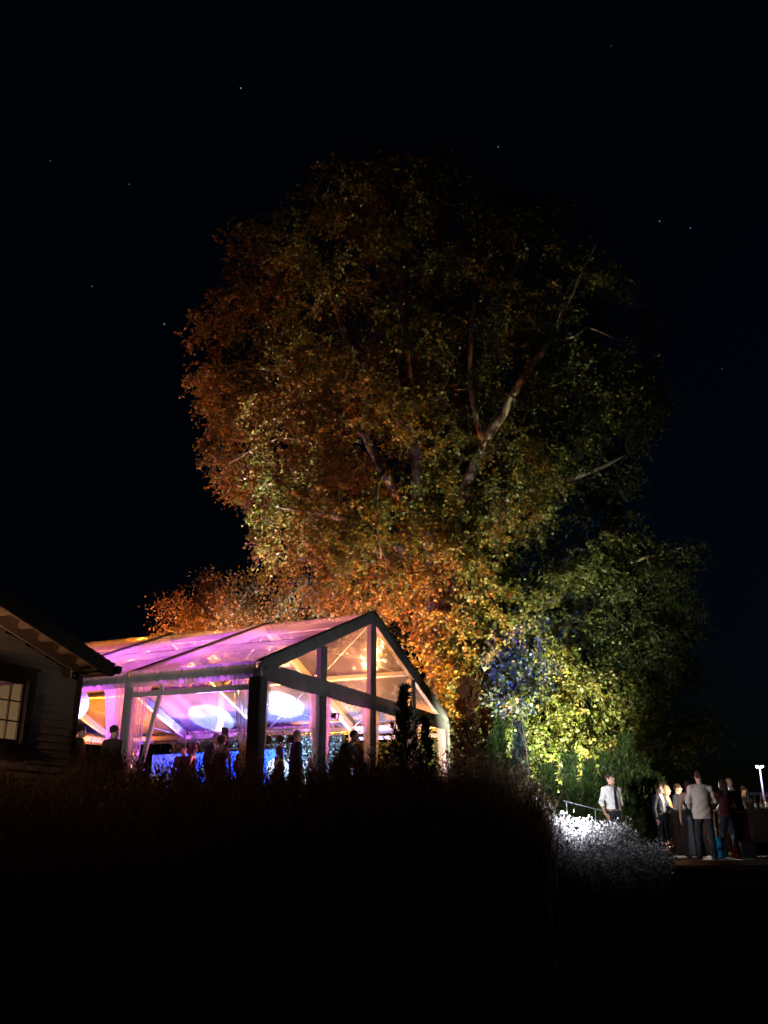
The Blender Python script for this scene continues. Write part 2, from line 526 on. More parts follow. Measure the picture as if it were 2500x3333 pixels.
# ------------------------------------------------------------------ ground
def interp(x, P):
    for (a, va), (b, vb) in zip(P, P[1:]):
        if x <= b:
            t = max(0, (x - a) / (b - a)); return va + (vb - va) * t
    return P[-1][1]
LP = [(0, -1.62), (5, -1.55), (9, -.95), (13, -.40), (17, .10), (20, .36), (21, .42), (90, .5), (160, 2)]
RP = [(0, -1.62), (6, -1.5), (11, -1.15), (15, -.85), (18.5, -.68), (27, -.68), (45, -1.6), (160, -2.2)]
def gz(x, y):
    k = sstep(1.5 + .12 * max(0, y - 14), 3.0 + .18 * max(0, y - 14), x) if y < 24 else sstep(2.5, 4.8, x)
    if y > 30: k *= 1 - .0 * (y - 30)
    z = interp(y, LP) * (1 - k) + interp(y, RP) * k
    if y < 19: z += .07 * mnoise.noise((x * .5, y * .5, 0))
    return z
gx = sorted(set([-400, -200, -100, -60, -40, -30, -25] + list(np.arange(-22, 22.01, .7)) + [25, 30, 40, 60, 100, 200, 400]))
gy = sorted(set([-60, -30, -10, -4] + list(np.arange(-2, 46.01, .7)) + [50, 60, 80, 110, 160, 300, 600, 1200, 2500]))
mb = MB(); mb.grid([[(x, y, gz(x, y) - .0) for x in gx] for y in gy])
g = mb.build('ground', M['soil'], smooth=True)
for p in g.data.polygons: pass
tag(g, kind='structure')
# far hillside
mb = MB()
rows = []
for j in range(9):
    row = []
    for i in range(60):
        x = -80 + i * 6.5; t = j / 8
        h = 15 - .10 * max(0, x - 20) + 3 * mnoise.noise((x * .02, 0, 3)) if x > 0 else 13
        row.append((x, 170 + 90 * t, -4 + (h + 4) * math.sin(t * math.pi * .5) * (1 if x < 260 else .6)))
    rows.append(row)
mb.grid(rows)
tag(mb.build('hill', M['hillmat'], smooth=True), kind='structure')
# patio of concrete slabs with a low step in front of it
pt = empty('patio', (0, 0, 0)); tag(pt, kind='structure')
PZ = -.58
for i in range(5):
    for j in range(4):
        x0 = 5.5 + i * 1.5; y0 = 19.3 + j * 1.6
        if j == 0 and i == 0: x0 += .35
        MB().box((x0 + .008, y0 + .008, PZ - .14), (5.5 + (i + 1) * 1.5 - .008, y0 + 1.592, PZ)).build('slab', M['concrete'], pt)
ap = empty('apron', (0, 0, 0)); tag(ap, kind='structure')
for i in range(4):
    MB().box((5.9 + i * 1.8, 17.9, PZ - .34), (5.9 + (i + 1) * 1.8 - .012, 19.285, PZ - .17)).build('slab', M['apron'], ap)

# ------------------------------------------------------------------ clear tent
TL = (-2.87, 20.45, .44); TA = R(65.7)
W, BAY, NB, EZ, RZ = 12.2, 3.65, 4, 3.2, 5.64
LEN = BAY * NB
TM = Matrix.Translation(TL) @ Matrix.Rotation(TA, 4, 'Z')
def tw(x, y, z): return TM @ Vector((x, y, z))
tent = empty('clear_tent', TL, TA)
tag(tent, 'large clear vinyl marquee with white frame and grey gable, glowing pink and purple', 'tent')
def rz_(x): return EZ + (RZ - EZ) * (1 - abs(x - W / 2) / (W / 2))
NRM = Vector((-(RZ - EZ), 0, W / 2)).normalized()      # near slope normal
NRF = Vector(((RZ - EZ), 0, W / 2)).normalized()
def part(fn, name, m, parent=tent, smooth=False):
    b = MB(); fn(b); return b.build(name, m, parent, smooth)
for i in range(NB + 1):
    y = i * BAY
    for x in (0, W):
        part(lambda b: b.box((x - .06, y - .09, -.05), (x + .06, y + .09, EZ - .14)), 'post', M['alu'])
    for s, n_ in ((0, NRM), (1, NRF)):
        a = Vector((0 if s == 0 else W, y, EZ)) - n_ * .15; c = Vector((W / 2, y, RZ)) - n_ * .15
        c.x += -.012 if s == 0 else .012
        part(lambda b: b.beam(a, c, .12, .26, n_), 'rafter', M['alu'])
        a2 = Vector((0 if s == 0 else W, y, EZ)) + n_ * .022; c2 = Vector((W / 2, y, RZ)) + n_ * .022
        part(lambda b: b.beam(a2, c2, .15, .03, n_), 'keder_strip', M['keder'])
for k in range(NB):
    y0, y1 = k * BAY + .075, (k + 1) * BAY - .075
    part(lambda b: b.box((W / 2 - .06, y0, RZ - .34), (W / 2 + .06, y1, RZ - .16)), 'ridge_beam', M['alu'])
    for x in (0, W):
        part(lambda b: b.box((x - .055, y0, EZ - .30), (x + .055, y1, EZ - .13)), 'eave_beam', M['alu'])
    for x, n_ in ((3.05, NRM), (W - 3.05, NRF)):
        p = Vector((x, 0, rz_(x))) - n_ * .12
        part(lambda b: b.beam((p.x, y0, p.z), (p.x, y1, p.z), .10, .14, n_), 'purlin', M['alu'])
# side rails at head height in the first bay of both long sides
for x in (0, W):
    part(lambda b: b.box((x - .03, .1, 2.58), (x + .03, BAY - .1, 2.70)), 'side_rail', M['alu'])
# roof sheets, one for each bay and slope
for k in range(NB):
    for s in (0, 1):
        P = []
        for i in range(13):
            row = []
            for j in range(11):
                u = i / 12; v = j / 10
                x = u * W / 2 if s == 0 else W - u * W / 2
                y = k * BAY + .02 + v * (BAY - .04)
                sag = -.05 * math.sin(math.pi * u) * math.sin(math.pi * v) + .012 * mnoise.noise((x * .8, y * 1.3, s * 5))
                row.append((x, y, rz_(x) + sag))
            P.append(row)
        part(lambda b: b.grid(P), 'roof_panel', M['roofvinyl'], smooth=True)
# bracing cables under the roof
def cable(a, c): part(lambda b: b.tube([a, c], .012, 5), 'brace_cable', M['cable'])
for k in (0, 1, 3):
    y0, y1 = k * BAY + .1, (k + 1) * BAY - .1
    for (xa, xb) in ((W - .15, W - 3.0), (W - 3.1, W / 2 + .1)):
        cable((xa, y0, rz_(xa) - .22), (xb, y1, rz_(xb) - .22)); cable((xa, y1, rz_(xa) - .24), (xb, y0, rz_(xb) - .24))
# gable ends
def gable(yf, sgn):
    yo = yf - sgn * .075                       # outside face of the covers
    CW = .30
    cosr = math.cos(math.atan2(RZ - EZ, W / 2))
    dz = CW / cosr
    for s in (0, 1):
        X = (lambda x: x) if s == 0 else (lambda x: W - x)
        # sloping ruffled cover below the roof line
        P = []
        n = 150
        for i in range(n + 1):
            x = -.03 + (W / 2 + .03 - .11) * i / n
            zt = rz_(max(0, x)) + .03 if x >= 0 else EZ + .03
            rip = .016 * math.sin(i * 2.1 + 1.3 * math.sin(i * .37)) * sgn
            P.append([(X(x), yo, zt), (X(x), yo - sgn * .02 - rip * .4, zt - dz * .35), (X(x), yo - sgn * .02 + rip, zt - dz * .8), (X(x), yo, max(zt - dz, EZ - .02))])
        part(lambda b: b.grid(P), 'rafter_cover', M['cover'], smooth=True)
        part(lambda b: b.beam((X(0), yo + sgn * .03, EZ + .055), (X(W / 2), yo + sgn * .03, RZ + .055), .13, .035, NRM if s == 0 else NRF), 'rafter_cap', M['keder'])
    for x in (W / 4, W / 2, 3 * W / 4):
        wd = .13 if x != W / 2 else .16
        top = rz_(x) - (dz if x != W / 2 else .05)
        part(lambda b: b.box((x - wd, min(yo, yo + sgn * .03), EZ + .005), (x + wd, max(yo, yo + sgn * .03), top)), 'upright_cover', M['cover'])
        part(lambda b: b.box((x - .05, min(yf + sgn * .01, yf + sgn * .14), EZ - .1), (x + .05, max(yf + sgn * .01, yf + sgn * .14), rz_(x) - .30)), 'gable_upright', M['alu'])
        part(lambda b: b.box((x - .06, yf - .07, -.05), (x + .06, yf + .07, EZ - .3)), 'post', M['alu'])
    # four clear panes
    xs = [0, W / 4, W / 2, 3 * W / 4, W]
    for a, c in zip(xs, xs[1:]):
        N = 8
        P = [[(a + (c - a) * i / N, yo + sgn * .045 + .02 * mnoise.noise((i * .7, j, a)), EZ - .05 + (rz_(a + (c - a) * i / N) - .1 - EZ + .05) * j / 6) for j in range(7)] for i in range(N + 1)]
        part(lambda b: b.grid(P), 'gable_pane', M['wallvinyl'], smooth=True)
    part(lambda b: b.box((.1, min(yf, yf + sgn * .1), EZ - .36), (W - .1, max(yf, yf + sgn * .1), EZ - .16)), 'gable_beam', M['alu'])
    # gathered valance under the panes, one length for each gap
    for a, c in zip(xs, xs[1:]):
        P = []; n = 70
        for i in range(n + 1):
            t = i / n; x = a + (c - a) * t
            sg = .07 * math.sin(math.pi * t)
            rip = .020 * math.sin(i * 1.9 + math.sin(i * .5) * 1.5)
            P.append([(x, yo - sgn * .012, EZ + .01), (x, yo - sgn * (.022 + rip), EZ - .12), (x, yo - sgn * (.018 - rip * .5), EZ - .25), (x, yo - sgn * (.03 + rip * 1.3), EZ - .40 - sg * .6)])
        part(lambda b: b.grid(P), 'valance', M['cover'], smooth=True)
gable(0, 1); gable(LEN, -1)
# eave valances along the long sides
for x, sg in ((0, -1), (W, 1)):
    for k in range(NB):
        P = []; n = 90
        for i in range(n + 1):
            t = i / n; y = k * BAY + .03 + (BAY - .06) * t
            rip = .04 * math.sin(i * 1.7 + 1.4 * math.sin(i * .41))
            xo = x + sg * .075
            P.append([(xo, y, EZ + .02), (xo + sg * (.012 + rip), y, EZ - .10), (xo + sg * (.02 - rip * .6), y, EZ - .17), (xo + sg * (.02 + rip * 1.2), y, EZ - .28), (xo + sg * .035, y, EZ - .38 - .03 * math.sin(math.pi * t))])
        part(lambda b: b.grid(P), 'valance', M['valance'], smooth=True)
# fabric sleeves round the legs
def sleeve(x, y, w, d, m, z1=EZ - .36):
    b = MB(); P = []
    for j in range(9):
        z = -.02 + (z1 + .02) * j / 8
        row = []
        for i in range(17):
            t = 2 * math.pi * i / 16
            sq = 1 / max(abs(math.cos(t)), abs(math.sin(t)))
            kx = 1 + .06 * mnoise.noise((i * .6, z * 1.2, x + y))
            row.append((x + w / 2 * math.cos(t) * sq * .92 * kx, y + d / 2 * math.sin(t) * sq * .92 * kx, z))
        P.append(row)
    b.grid(P); b.build('leg_sleeve', m, tent, True)
sleeve(0, 0, .30, .34, M['legcover'])
for i in range(1, NB + 1): sleeve(0, i * BAY, .20, .24, M['valance'])
for x in (W / 4, W / 2, 3 * W / 4): sleeve(x, 0, .22, .22, M['legcover'] if x < W / 2 + .1 else M['cover'])
sleeve(W, 0, .2, .22, M['cover'])
# clear curtains drawn back to the legs
def curtain(x, y, dx, dy, wt=.62, wb=.26, seed=0):
    nu, nv = 30, 16
    P = []
    for j in range(nv + 1):
        v = j / nv; z = (EZ - .34) * (1 - v) + .0 * v
        w_ = wt + (wb - wt) * min(1, v * 1.35) ** .8
        row = []
        for i in range(nu + 1):
            s = i / nu
            a = .14 + s * w_
            dep = (.055 - .02 * v) * math.sin(s * 2 * math.pi * 4.5 + seed + .8 * math.sin(v * 3 + seed)) + .03 * mnoise.noise((s * 5, v * 2.5, seed))
            row.append((x + dx * a - dy * dep, y + dy * a + dx * dep, z))
        P.append(row)
    part(lambda b: b.grid(P), 'curtain', M['curtain'], smooth=True)
curtain(0, 0, 1, 0, .34, .2, 1); curtain(0, 0, 0, 1, .62, .22, 2)
sd = 3
for x in (W / 4, W / 2, 3 * W / 4):
    curtain(x, 0, -1, 0, .50, .2, sd); curtain(x, 0, 1, 0, .38, .2, sd + 1); sd += 2
curtain(W, 0, -1, 0, .75, .5, 12)
for i in (1, 2, 3):
    curtain(0, i * BAY, 0, 1, .7, .4, sd); curtain(0, i * BAY, 0, -1, .5, .25, sd + 1); sd += 2
# curtain pole leaning away from the second leg of the long side
part(lambda b: b.beam((-.04, BAY - .98, EZ - .38), (-.04, BAY - .35, .05), .07, .1, (0, 1, 0)), 'curtain_pole', M['alu'])

# ------------------------------------------------------------------ things in the tent
def leaf_box(name, parent, lo, hi, n, size, m, bulge=.06):
    C = RNG.uniform(lo, hi, size=(n, 3))
    ax = rand_dirs(n); ax[:, 0] -= .6
    return leaves(name, C, RNG.uniform(.6, 1.2, n) * size, ax, m, parent, RNG.uniform(0, 1, n) ** 1.2)
for q, (y0, y1, lab) in enumerate(((BAY + .15, 2 * BAY, 'leafy hedge screen under the far tent eave, beside the open bay'), (2 * BAY + .02, 3.1 * BAY, 'leafy hedge screen under the far tent eave, behind the blue backdrop'))):
    hd = empty('hedge_screen', tuple(tw(W - .35, (y0 + y1) / 2, 0)), TA)
    tag(hd, lab, 'hedge', 'hedge screens along the tent')
    hl = (y1 - y0) / 2
    MB().box((.05, -hl, 0), (.16, hl, 2.75)).build('backing', M['hedgeback'], hd)
    tag(leaf_box('foliage', hd, (-.12, -hl, .2), (.08, hl, 2.82), 10000, .075, M['hedgeleaf']), kind='stuff')
bd = empty('stage_backdrop', tuple(tw(W - 1.2, 2.75 * BAY, 0)), TA)
tag(bd, 'flat blue lit backdrop panel on feet before the hedge screen', 'backdrop')
MB().box((-.03, -1.5, .15), (.03, 1.5, 2.25)).build('panel', mat('bluelit_backdrop_cloth', (.03, .12, .6), .8, .1), bd)  # whitish screen; blue stage light put into its cloth colour
for yy in (-1.3, 1.3): MB().box((-.3, yy - .03, 0), (.3, yy + .03, .15)).build('foot', M['black'], bd)
bd2 = empty('stage_backdrop', tuple(tw(W - 1.3, 1.93 * BAY, 0)), TA)
tag(bd2, 'flat blue lit backdrop panel behind the lamp stand', 'backdrop')
MB().box((-.03, -1.35, .15), (.03, 1.35, 2.25)).build('panel', bpy.data.materials['bluelit_backdrop_cloth'], bd2)
for yy in (-1.1, 1.1): MB().box((-.3, yy - .03, 0), (.3, yy + .03, .15)).build('foot', M['black'], bd2)

# stand with a T bar and three par cans
def par_can(b_body, c, d):
    pass
ls = empty('light_stand', tuple(tw(3.1, 1.15, 0)), R(-6))
tag(ls, 'tripod light stand with T bar carrying three black stage lamps', 'light stand')
MB().tube([(0, 0, .05), (0, 0, 2.02)], .022, 8).build('pole', M['steel'], ls, True)
for a in range(3):
    t = a * 2.094 + .4
    MB().tube([(0, 0, .6), (.45 * math.cos(t), .45 * math.sin(t), 0)], .014, 6).build('leg', M['black'], ls)
MB().beam((-.46, .02, 2.0), (.30, -.02, 2.0), .05, .05).build('cross_bar', M['steel'], ls)
for xx, yy in ((-.40, .02), (-.06, 0), (.24, -.02)):
    h = MB().lathe([(.05, -.0), (.085, .02), (.095, .10), (.10, .24), (.085, .24), (.08, .10)], 14)
    ho = h.build('stage_lamp', M['blackgloss'], ls, True)
    ho.location = (xx, yy - .02, 1.82); ho.rotation_euler = (R(108), 0, R(14))
    l2 = MB().lathe([(.0, .20), (.082, .20)], 14).build('lens', mat('lamp_lens_amber', (.25, .12, .05), .2, .5), ho)
    MB().tube([(-.09, 0, .12), (-.09, .16, .12), (.09, .16, .12), (.09, 0, .12)], .008, 5).build('yoke', M['black'], ho)

# mirror ball hung in the third bay
ball = empty('mirror_ball', tuple(tw(2.6, 7.95, 3.0)), TA)
tag(ball, 'large shining mirror ball hung under the tent roof beside the house corner', 'mirror ball')
b = MB(); n1, n2 = 26, 16
for j in range(n2):
    for i in range(n1):
        P = []
        for (di, dj) in ((.04, .04), (.96, .04), (.96, .96), (.04, .96)):
            t = 2 * math.pi * (i + di) / n1; p_ = math.pi * (j + dj) / n2
            P.append((.50 * math.sin(p_) * math.cos(t), .50 * math.sin(p_) * math.sin(t), .50 * math.cos(p_)))
        b.poly(P[::-1])
b.build('mirror_tiles', M['mirrorball'], ball)
MB().lathe([(.05, -.488), (.25, -.42), (.42, -.25), (.488, 0), (.42, .25), (.25, .42), (.05, .488)], 24).build('core', M['white_plastic'], ball, True)
MB().tube([(0, 0, .48), (0, 0, rz_(2.6) - 3.0 - .05)], .01, 5).build('hanger', M['black'], ball)

# white globes on the stage
for (x, y, z, r_, lab) in ((6.6, 3.35, 1.25, .36, 'round white globe lantern behind the lamp stand'), (9.1, 7.4, 1.5, .42, 'round white globe lantern before the left blue backdrop')):
    gl = empty('globe_lantern', tuple(tw(x, y, 0)), TA); tag(gl, lab, 'lantern', 'globe lanterns on the stage')
    MB().lathe([(.16, 0), (.16, .03), (.02, .05), (.02, z - r_ + .02)], 12).build('stand', M['black'], gl)
    b = MB().lathe([(max(.02, r_ * math.sin(math.pi * i / 12)), z - r_ * math.cos(math.pi * i / 12)) for i in range(13)], 20)
    b.build('globe', M['whiteglobe'], gl, True)
# loudspeaker column by the corner curtain
sp = empty('speaker_column', tuple(tw(1.35, 1.75, 0)), TA)
tag(sp, 'tall thin black loudspeaker column beside the corner leg of the tent', 'speaker')
MB().box((-.25, -.25, 0), (.25, .25, .3)).build('base', M['black'], sp)
MB().box((-.055, -.06, .3), (.055, .06, 1.92)).build('column', M['black'], sp)
MB().box((-.045, -.068, 1.0), (.045, -.061, 1.88)).build('grille', M['blackgloss'], sp)

# lamps of the tent: (kind words, local position, aim, colour, watts, cone)
def fixture(name, loc, label, group, parent=None, world=True, aim=None, m=None):
    o = empty(name, loc); tag(o, label, 'lamp', group)
    d = (Vector(aim) - Vector(loc)).normalized()
    q = d.to_track_quat('Z', 'Y').to_euler()
    h = MB().lathe([(.06, -.10), (.085, -.08), (.09, .05), (.095, .09), (.08, .09), (.075, .05)], 12).build('housing', M['black'], o, True)
    h.location = (0, 0, .14); h.rotation_euler = q
    MB().lathe([(0, .055), (.073, .055)], 12).build('lens', m or M['lens_w'], h)
    MB().tube([(-.11, 0, .14), (-.11, 0, .015), (.11, 0, .015), (.11, 0, .14)], .009, 5).build('yoke', M['black'], o)
    return o
M['lens_w'] = emit_mat('lens_white', (1, .98, .92), 3)
M['lens_o'] = emit_mat('lens_orange', (1, .42, .08), 3)
M['lens_p'] = emit_mat('lens_pink', (1, .25, .8), 3)
M['lens_b'] = emit_mat('lens_blue', (.1, .25, 1), 3)
ORANGE = (1, .235, .015); WARM = (1, .42, .13); PINK = (1, .16, .46); PURPLE = (.46, .07, .95); BLUE = (.015, .07, 1); ICE = (.55, .68, 1)
TENTLAMPS = [
 # x, y, z, target, colour, W, cone, lens, label
 (11.3, 3.3, .0, (9.0, 3.65, 4.4), WARM, 480, 70, 'lens_o', 'warm floor lamp at the foot of the second far tent leg'),
 (10.9, 7.1, .0, (9.0, 7.3, 4.4), WARM, 480, 74, 'lens_o', 'warm floor lamp before the third far tent leg'),
 (10.8, 11.2, .0, (9.0, 10.95, 4.2), ORANGE, 640, 100, 'lens_o', 'orange floor lamp at the foot of the fourth far tent leg'),
 (9.5, 13.8, .0, (9.0, 13.5, 4.2), ORANGE, 650, 110, 'lens_o', 'orange floor lamp in the last bay of the tent'),
 (4.9, 8.4, .0, (1.8, 7.4, 4.0), PINK, 420, 92, 'lens_p', 'pink floor lamp in the third bay near the mirror ball'),
 (4.9, 4.9, .0, (1.9, 4.6, 4.0), PURPLE, 900, 92, 'lens_p', 'violet floor lamp in the middle of the dance floor'),
 (6.4, 1.8, .0, (3.0, 1.9, 4.5), PINK, 330, 96, 'lens_p', 'pink floor lamp just inside the gable'),
 (4.8, 12.0, .0, (2.2, 11.4, 4.1), PINK, 420, 92, 'lens_p', 'pink floor lamp in the fourth bay of the tent'),
 (7.3, 10.2, .0, (11.2, 8.4, 3.4), PURPLE, 420, 66, 'lens_p', 'violet floor lamp before the left backdrop'),
 (9.2, 5.6, .0, (W, 6.2, 1.3), (.22, .32, 1), 560, 120, 'lens_b', 'blue floor lamp aimed at the hedge screen by the open bay'),
 (8.6, 9.6, .0, (W - 1, 9.8, 1.2), BLUE, 330, 130, 'lens_b', 'blue floor lamp aimed at the left backdrop'),
 (4.6, .4, 2.35, (3.72, -7.08, .95), PINK, 220, 6, 'lens_p', 'pink lamp hung inside the gable opening, shining out across the garden'),
 (3.0, 2.0, .0, (3.05, 2.2, 4.2), WARM, 130, 50, 'lens_o', 'warm floor lamp under the roof purlin of the first bay'),
 (2.6, 6.2, .0, (2.9, 6.0, 4.2), WARM, 150, 55, 'lens_o', 'warm floor lamp under the roof purlin of the second bay'),
 (4.4, 5.6, .0, (2.6, 7.95, 3.0), ICE, 420, 22, 'lens_w', 'narrow white floor lamp aimed at the mirror ball'),
 (11.0, 5.4, .0, (12.15, 5.2, 3.0), (.35, .42, 1), 240, 100, 'lens_b', 'pale blue floor lamp washing the far eave beam by the open bay'),
 (11.2, 1.6, .0, (12.15, 1.2, 3.0), (1, .52, .42), 130, 110, 'lens_p', 'rose floor lamp in the open bay washing the far eave'),
 (10.4, 8.6, .0, (12.15, 8.8, 3.0), (.3, .38, 1), 240, 100, 'lens_b', 'pale blue floor lamp behind the backdrops washing the far eave'),
 (6.5, 7.2, .0, (11.2, 9.1, 3.6), ICE, 2700, 17, 'lens_w', 'narrow white floor lamp throwing a disc on the roof over the left backdrop'),
 (6.2, 4.4, .0, (10.6, 5.7, 3.84), ICE, 2700, 17, 'lens_w', 'narrow white floor lamp throwing a disc on the roof near the gable'),
]
for (x, y, z, tg, colr, wt, cone, lens, lab) in TENTLAMPS:
    wp = tw(x, y, z); ta = tw(*tg)
    o = fixture('floor_lamp', tuple(wp), lab, 'stage lamps on the tent floor', aim=tuple(ta), m=M[lens])
    d = (ta - wp).normalized()
    add_light('lamp_light', 'SPOT', o, tuple(Vector((0, 0, .14)) + d * .13), wt * (12 if colr is not BLUE else 8), colr, tuple(ta - wp), cone, .35 if cone > 40 else .06, .05)
# hanging warm wash lamp near the gable
hp = tw(6.9, 2.2, 4.05)
o = empty('hanging_lamp', tuple(hp)); tag(o, 'glaring warm lamp hung from the roof just inside the gable', 'lamp')
MB().lathe([(.05, .16), (.09, .12), (.12, 0), (.10, 0), (.04, .1)], 14).build('shade', M['black'], o, True)
MB().lathe([(.005, -.06), (.06, -.03), (.075, .01), (.05, .06), (.005, .08)], 12).build('bulb', emit_mat('warm_bulb', (1, .55, .16), 22), o, True)
MB().tube([(0, 0, .16), (0, 0, 1.1)], .008, 5).build('cord', M['black'], o)
add_light('lamp_light', 'POINT', o, (0, 0, -.16), 800, (1, .33, .07), radius=.07)

# ------------------------------------------------------------------ house on the left
HK = (-5.07, 14.9, 0); HM = Matrix.Translation(HK) @ Matrix.Rotation(TA, 4, 'Z')
house = empty('clapboard_house', HK, TA)
tag(house, 'cream clapboard house with low dark roof and lit multi pane window', 'house')
HB = -1.1
def hroof(x): return 2.61 + .267 * (.3 - x) if x > -3.6 else 2.61 + .267 * 3.9 + .267 * (x + 3.6)
WX0, WX1, WZ0, WZ1 = -2.42, -1.12, 1.22, 2.17
EXP = .115
nb = int((3.45 - HB) / EXP)
for k in range(nb):
    z = HB + k * EXP
    xr = -.06; xl = -7.1
    top = z + EXP
    if top > hroof(0) - .25:
        xr = min(xr, .3 - (top + .22 - 2.61) / .267); xl = max(xl, -7.2 - xr)
    segs = [(xl, xr)]
    if WZ0 - .2 < z + EXP and z < WZ1 + .14:
        segs = [(xl, WX0 - .15), (WX1 + .15, xr)]
    for a, c in segs:
        if c - a < .05: continue
        b = MB()
        for x in (a, c):
            b.v += [(x, 0, z - .01), (x, -.024, z - .01), (x, -.008, z + EXP), (x, 0, z + EXP)]
        b.f += [(3, 2, 1, 0), (4, 5, 6, 7), (1, 2, 6, 5), (2, 3, 7, 6), (0, 1, 5, 4)]
        b.build('siding_board', M['siding'], house)
for k in range(int((hroof(0) - .28 - HB) / EXP)):
    z = HB + k * EXP
    b = MB()
    for y in (.06, 8):
        b.v += [(0, y, z - .01), (.024, y, z - .01), (.008, y, z + EXP), (0, y, z + EXP)]
    b.f += [(3, 2, 1, 0), (4, 5, 6, 7), (1, 2, 6, 5), (2, 3, 7, 6), (0, 1, 5, 4)]
    b.build('siding_board', M['siding'], house)
MB().box((-.055, -.036, HB), (.036, .055, hroof(0) - .12)).build('corner_trim', M['trim'], house)
# walls behind the boards, with the window opening
def wallbox(lo, hi): MB().box(lo, hi).build('wall', M['siding'], house)
wallbox((-7.1, .002, HB), (WX0, .1, hroof(-7.1) - .3)); wallbox((WX1, .002, HB), (-.01, .1, hroof(0) - .3))
wallbox((WX0 + .002, .002, HB), (WX1 - .002, .1, WZ0)); wallbox((WX0 + .002, .002, WZ1), (WX1 - .002, .1, hroof(WX1) - .35))
wallbox((-.1, .102, HB), (-.001, 8, hroof(0) - .35)); wallbox((-7.1, 7.9, HB), (-.102, 8, hroof(0) - .35)); wallbox((-7.2, .102, HB), (-7.102, 8, hroof(-7.2) - .2))
MB().box((-7.1, .1, .35), (-.1, 7.9, .45)).build('room_floor', M['wood'], house)
MB().box((-7.1, .1, 2.45), (-.1, 7.9, 2.5)).build('room_ceiling', M['wallpaint'], house)
for k in range(16):
    z = .46 + k * .125
    MB().box((-7.05, 2.6, z), (-.12, 2.625 - .004 * 0, z + .119)).build('room_board', M['wallpaint'], house)
MB().box((-1.36, 2.42, .45), (-1.16, 2.6, 2.45)).build('room_column', mat('grey_column_paint', (.32, .32, .33), .6, .2), house)
rl = empty('wall_lamp', tuple(HM @ Vector((-3.35, 1.6, 1.62))), TA); tag(rl, 'bright orange shaded lamp seen inside the house window', 'lamp')
MB().lathe([(.05, .1), (.11, -.1), (.105, -.1), (.045, .1)], 14).build('lamp_shade', emit_mat('orange_shade_glow', (1, .45, .1), 2.5), rl, True)
MB().tube([(0, 0, -1.17), (0, 0, .1)], .012, 6).build('lamp_stem', M['black'], rl)
add_light('lamp_light', 'POINT', rl, (0, 0, -.25), 90, (1, .72, .42), radius=.08)
# window: trim, sash, muntins, panes
def trim(lo, hi): MB().box(lo, hi).build('window_trim', M['trim'], house)
trim((WX0 - .15, -.045, WZ1), (WX1 + .15, .03, WZ1 + .17)); trim((WX0 - .16, -.07, WZ0 - .10), (WX1 + .16, .03, WZ0))
trim((WX0 - .15, -.043, WZ0 + .001), (WX0, .03, WZ1 - .001)); trim((WX1, -.043, WZ0 + .001), (WX1 + .15, .03, WZ1 - .001))
trim((WX0 - .2, -.075, WZ1 + .171), (WX1 + .2, .03, WZ1 + .20))
nx_, nz_ = 5, 3
pw = (WX1 - WX0 - .06) / nx_; ph = (WZ1 - WZ0 - .06) / nz_
for i in range(nx_ + 1):
    x = WX0 + .03 + i * pw
    MB().box((x - (.03 if i in (0, nx_) else .009), .012, WZ0), (x + (.03 if i in (0, nx_) else .009), .05, WZ1)).build('muntin', M['trim'], house)
for j in range(nz_ + 1):
    z = WZ0 + .03 + j * ph
    MB().box((WX0, .014, z - (.03 if j in (0, nz_) else .009)), (WX1, .048, z + (.03 if j in (0, nz_) else .009))).build('muntin', M['trim'], house)
for i in range(nx_):
    for j in range(nz_):
        x = WX0 + .03 + i * pw; z = WZ0 + .03 + j * ph
        MB().quad((x + .008, .03, z + .008), (x + pw - .008, .03, z + .008), (x + pw - .008, .03, z + ph - .008), (x + .008, .03, z + ph - .008)).build('pane', M['glass'], house)
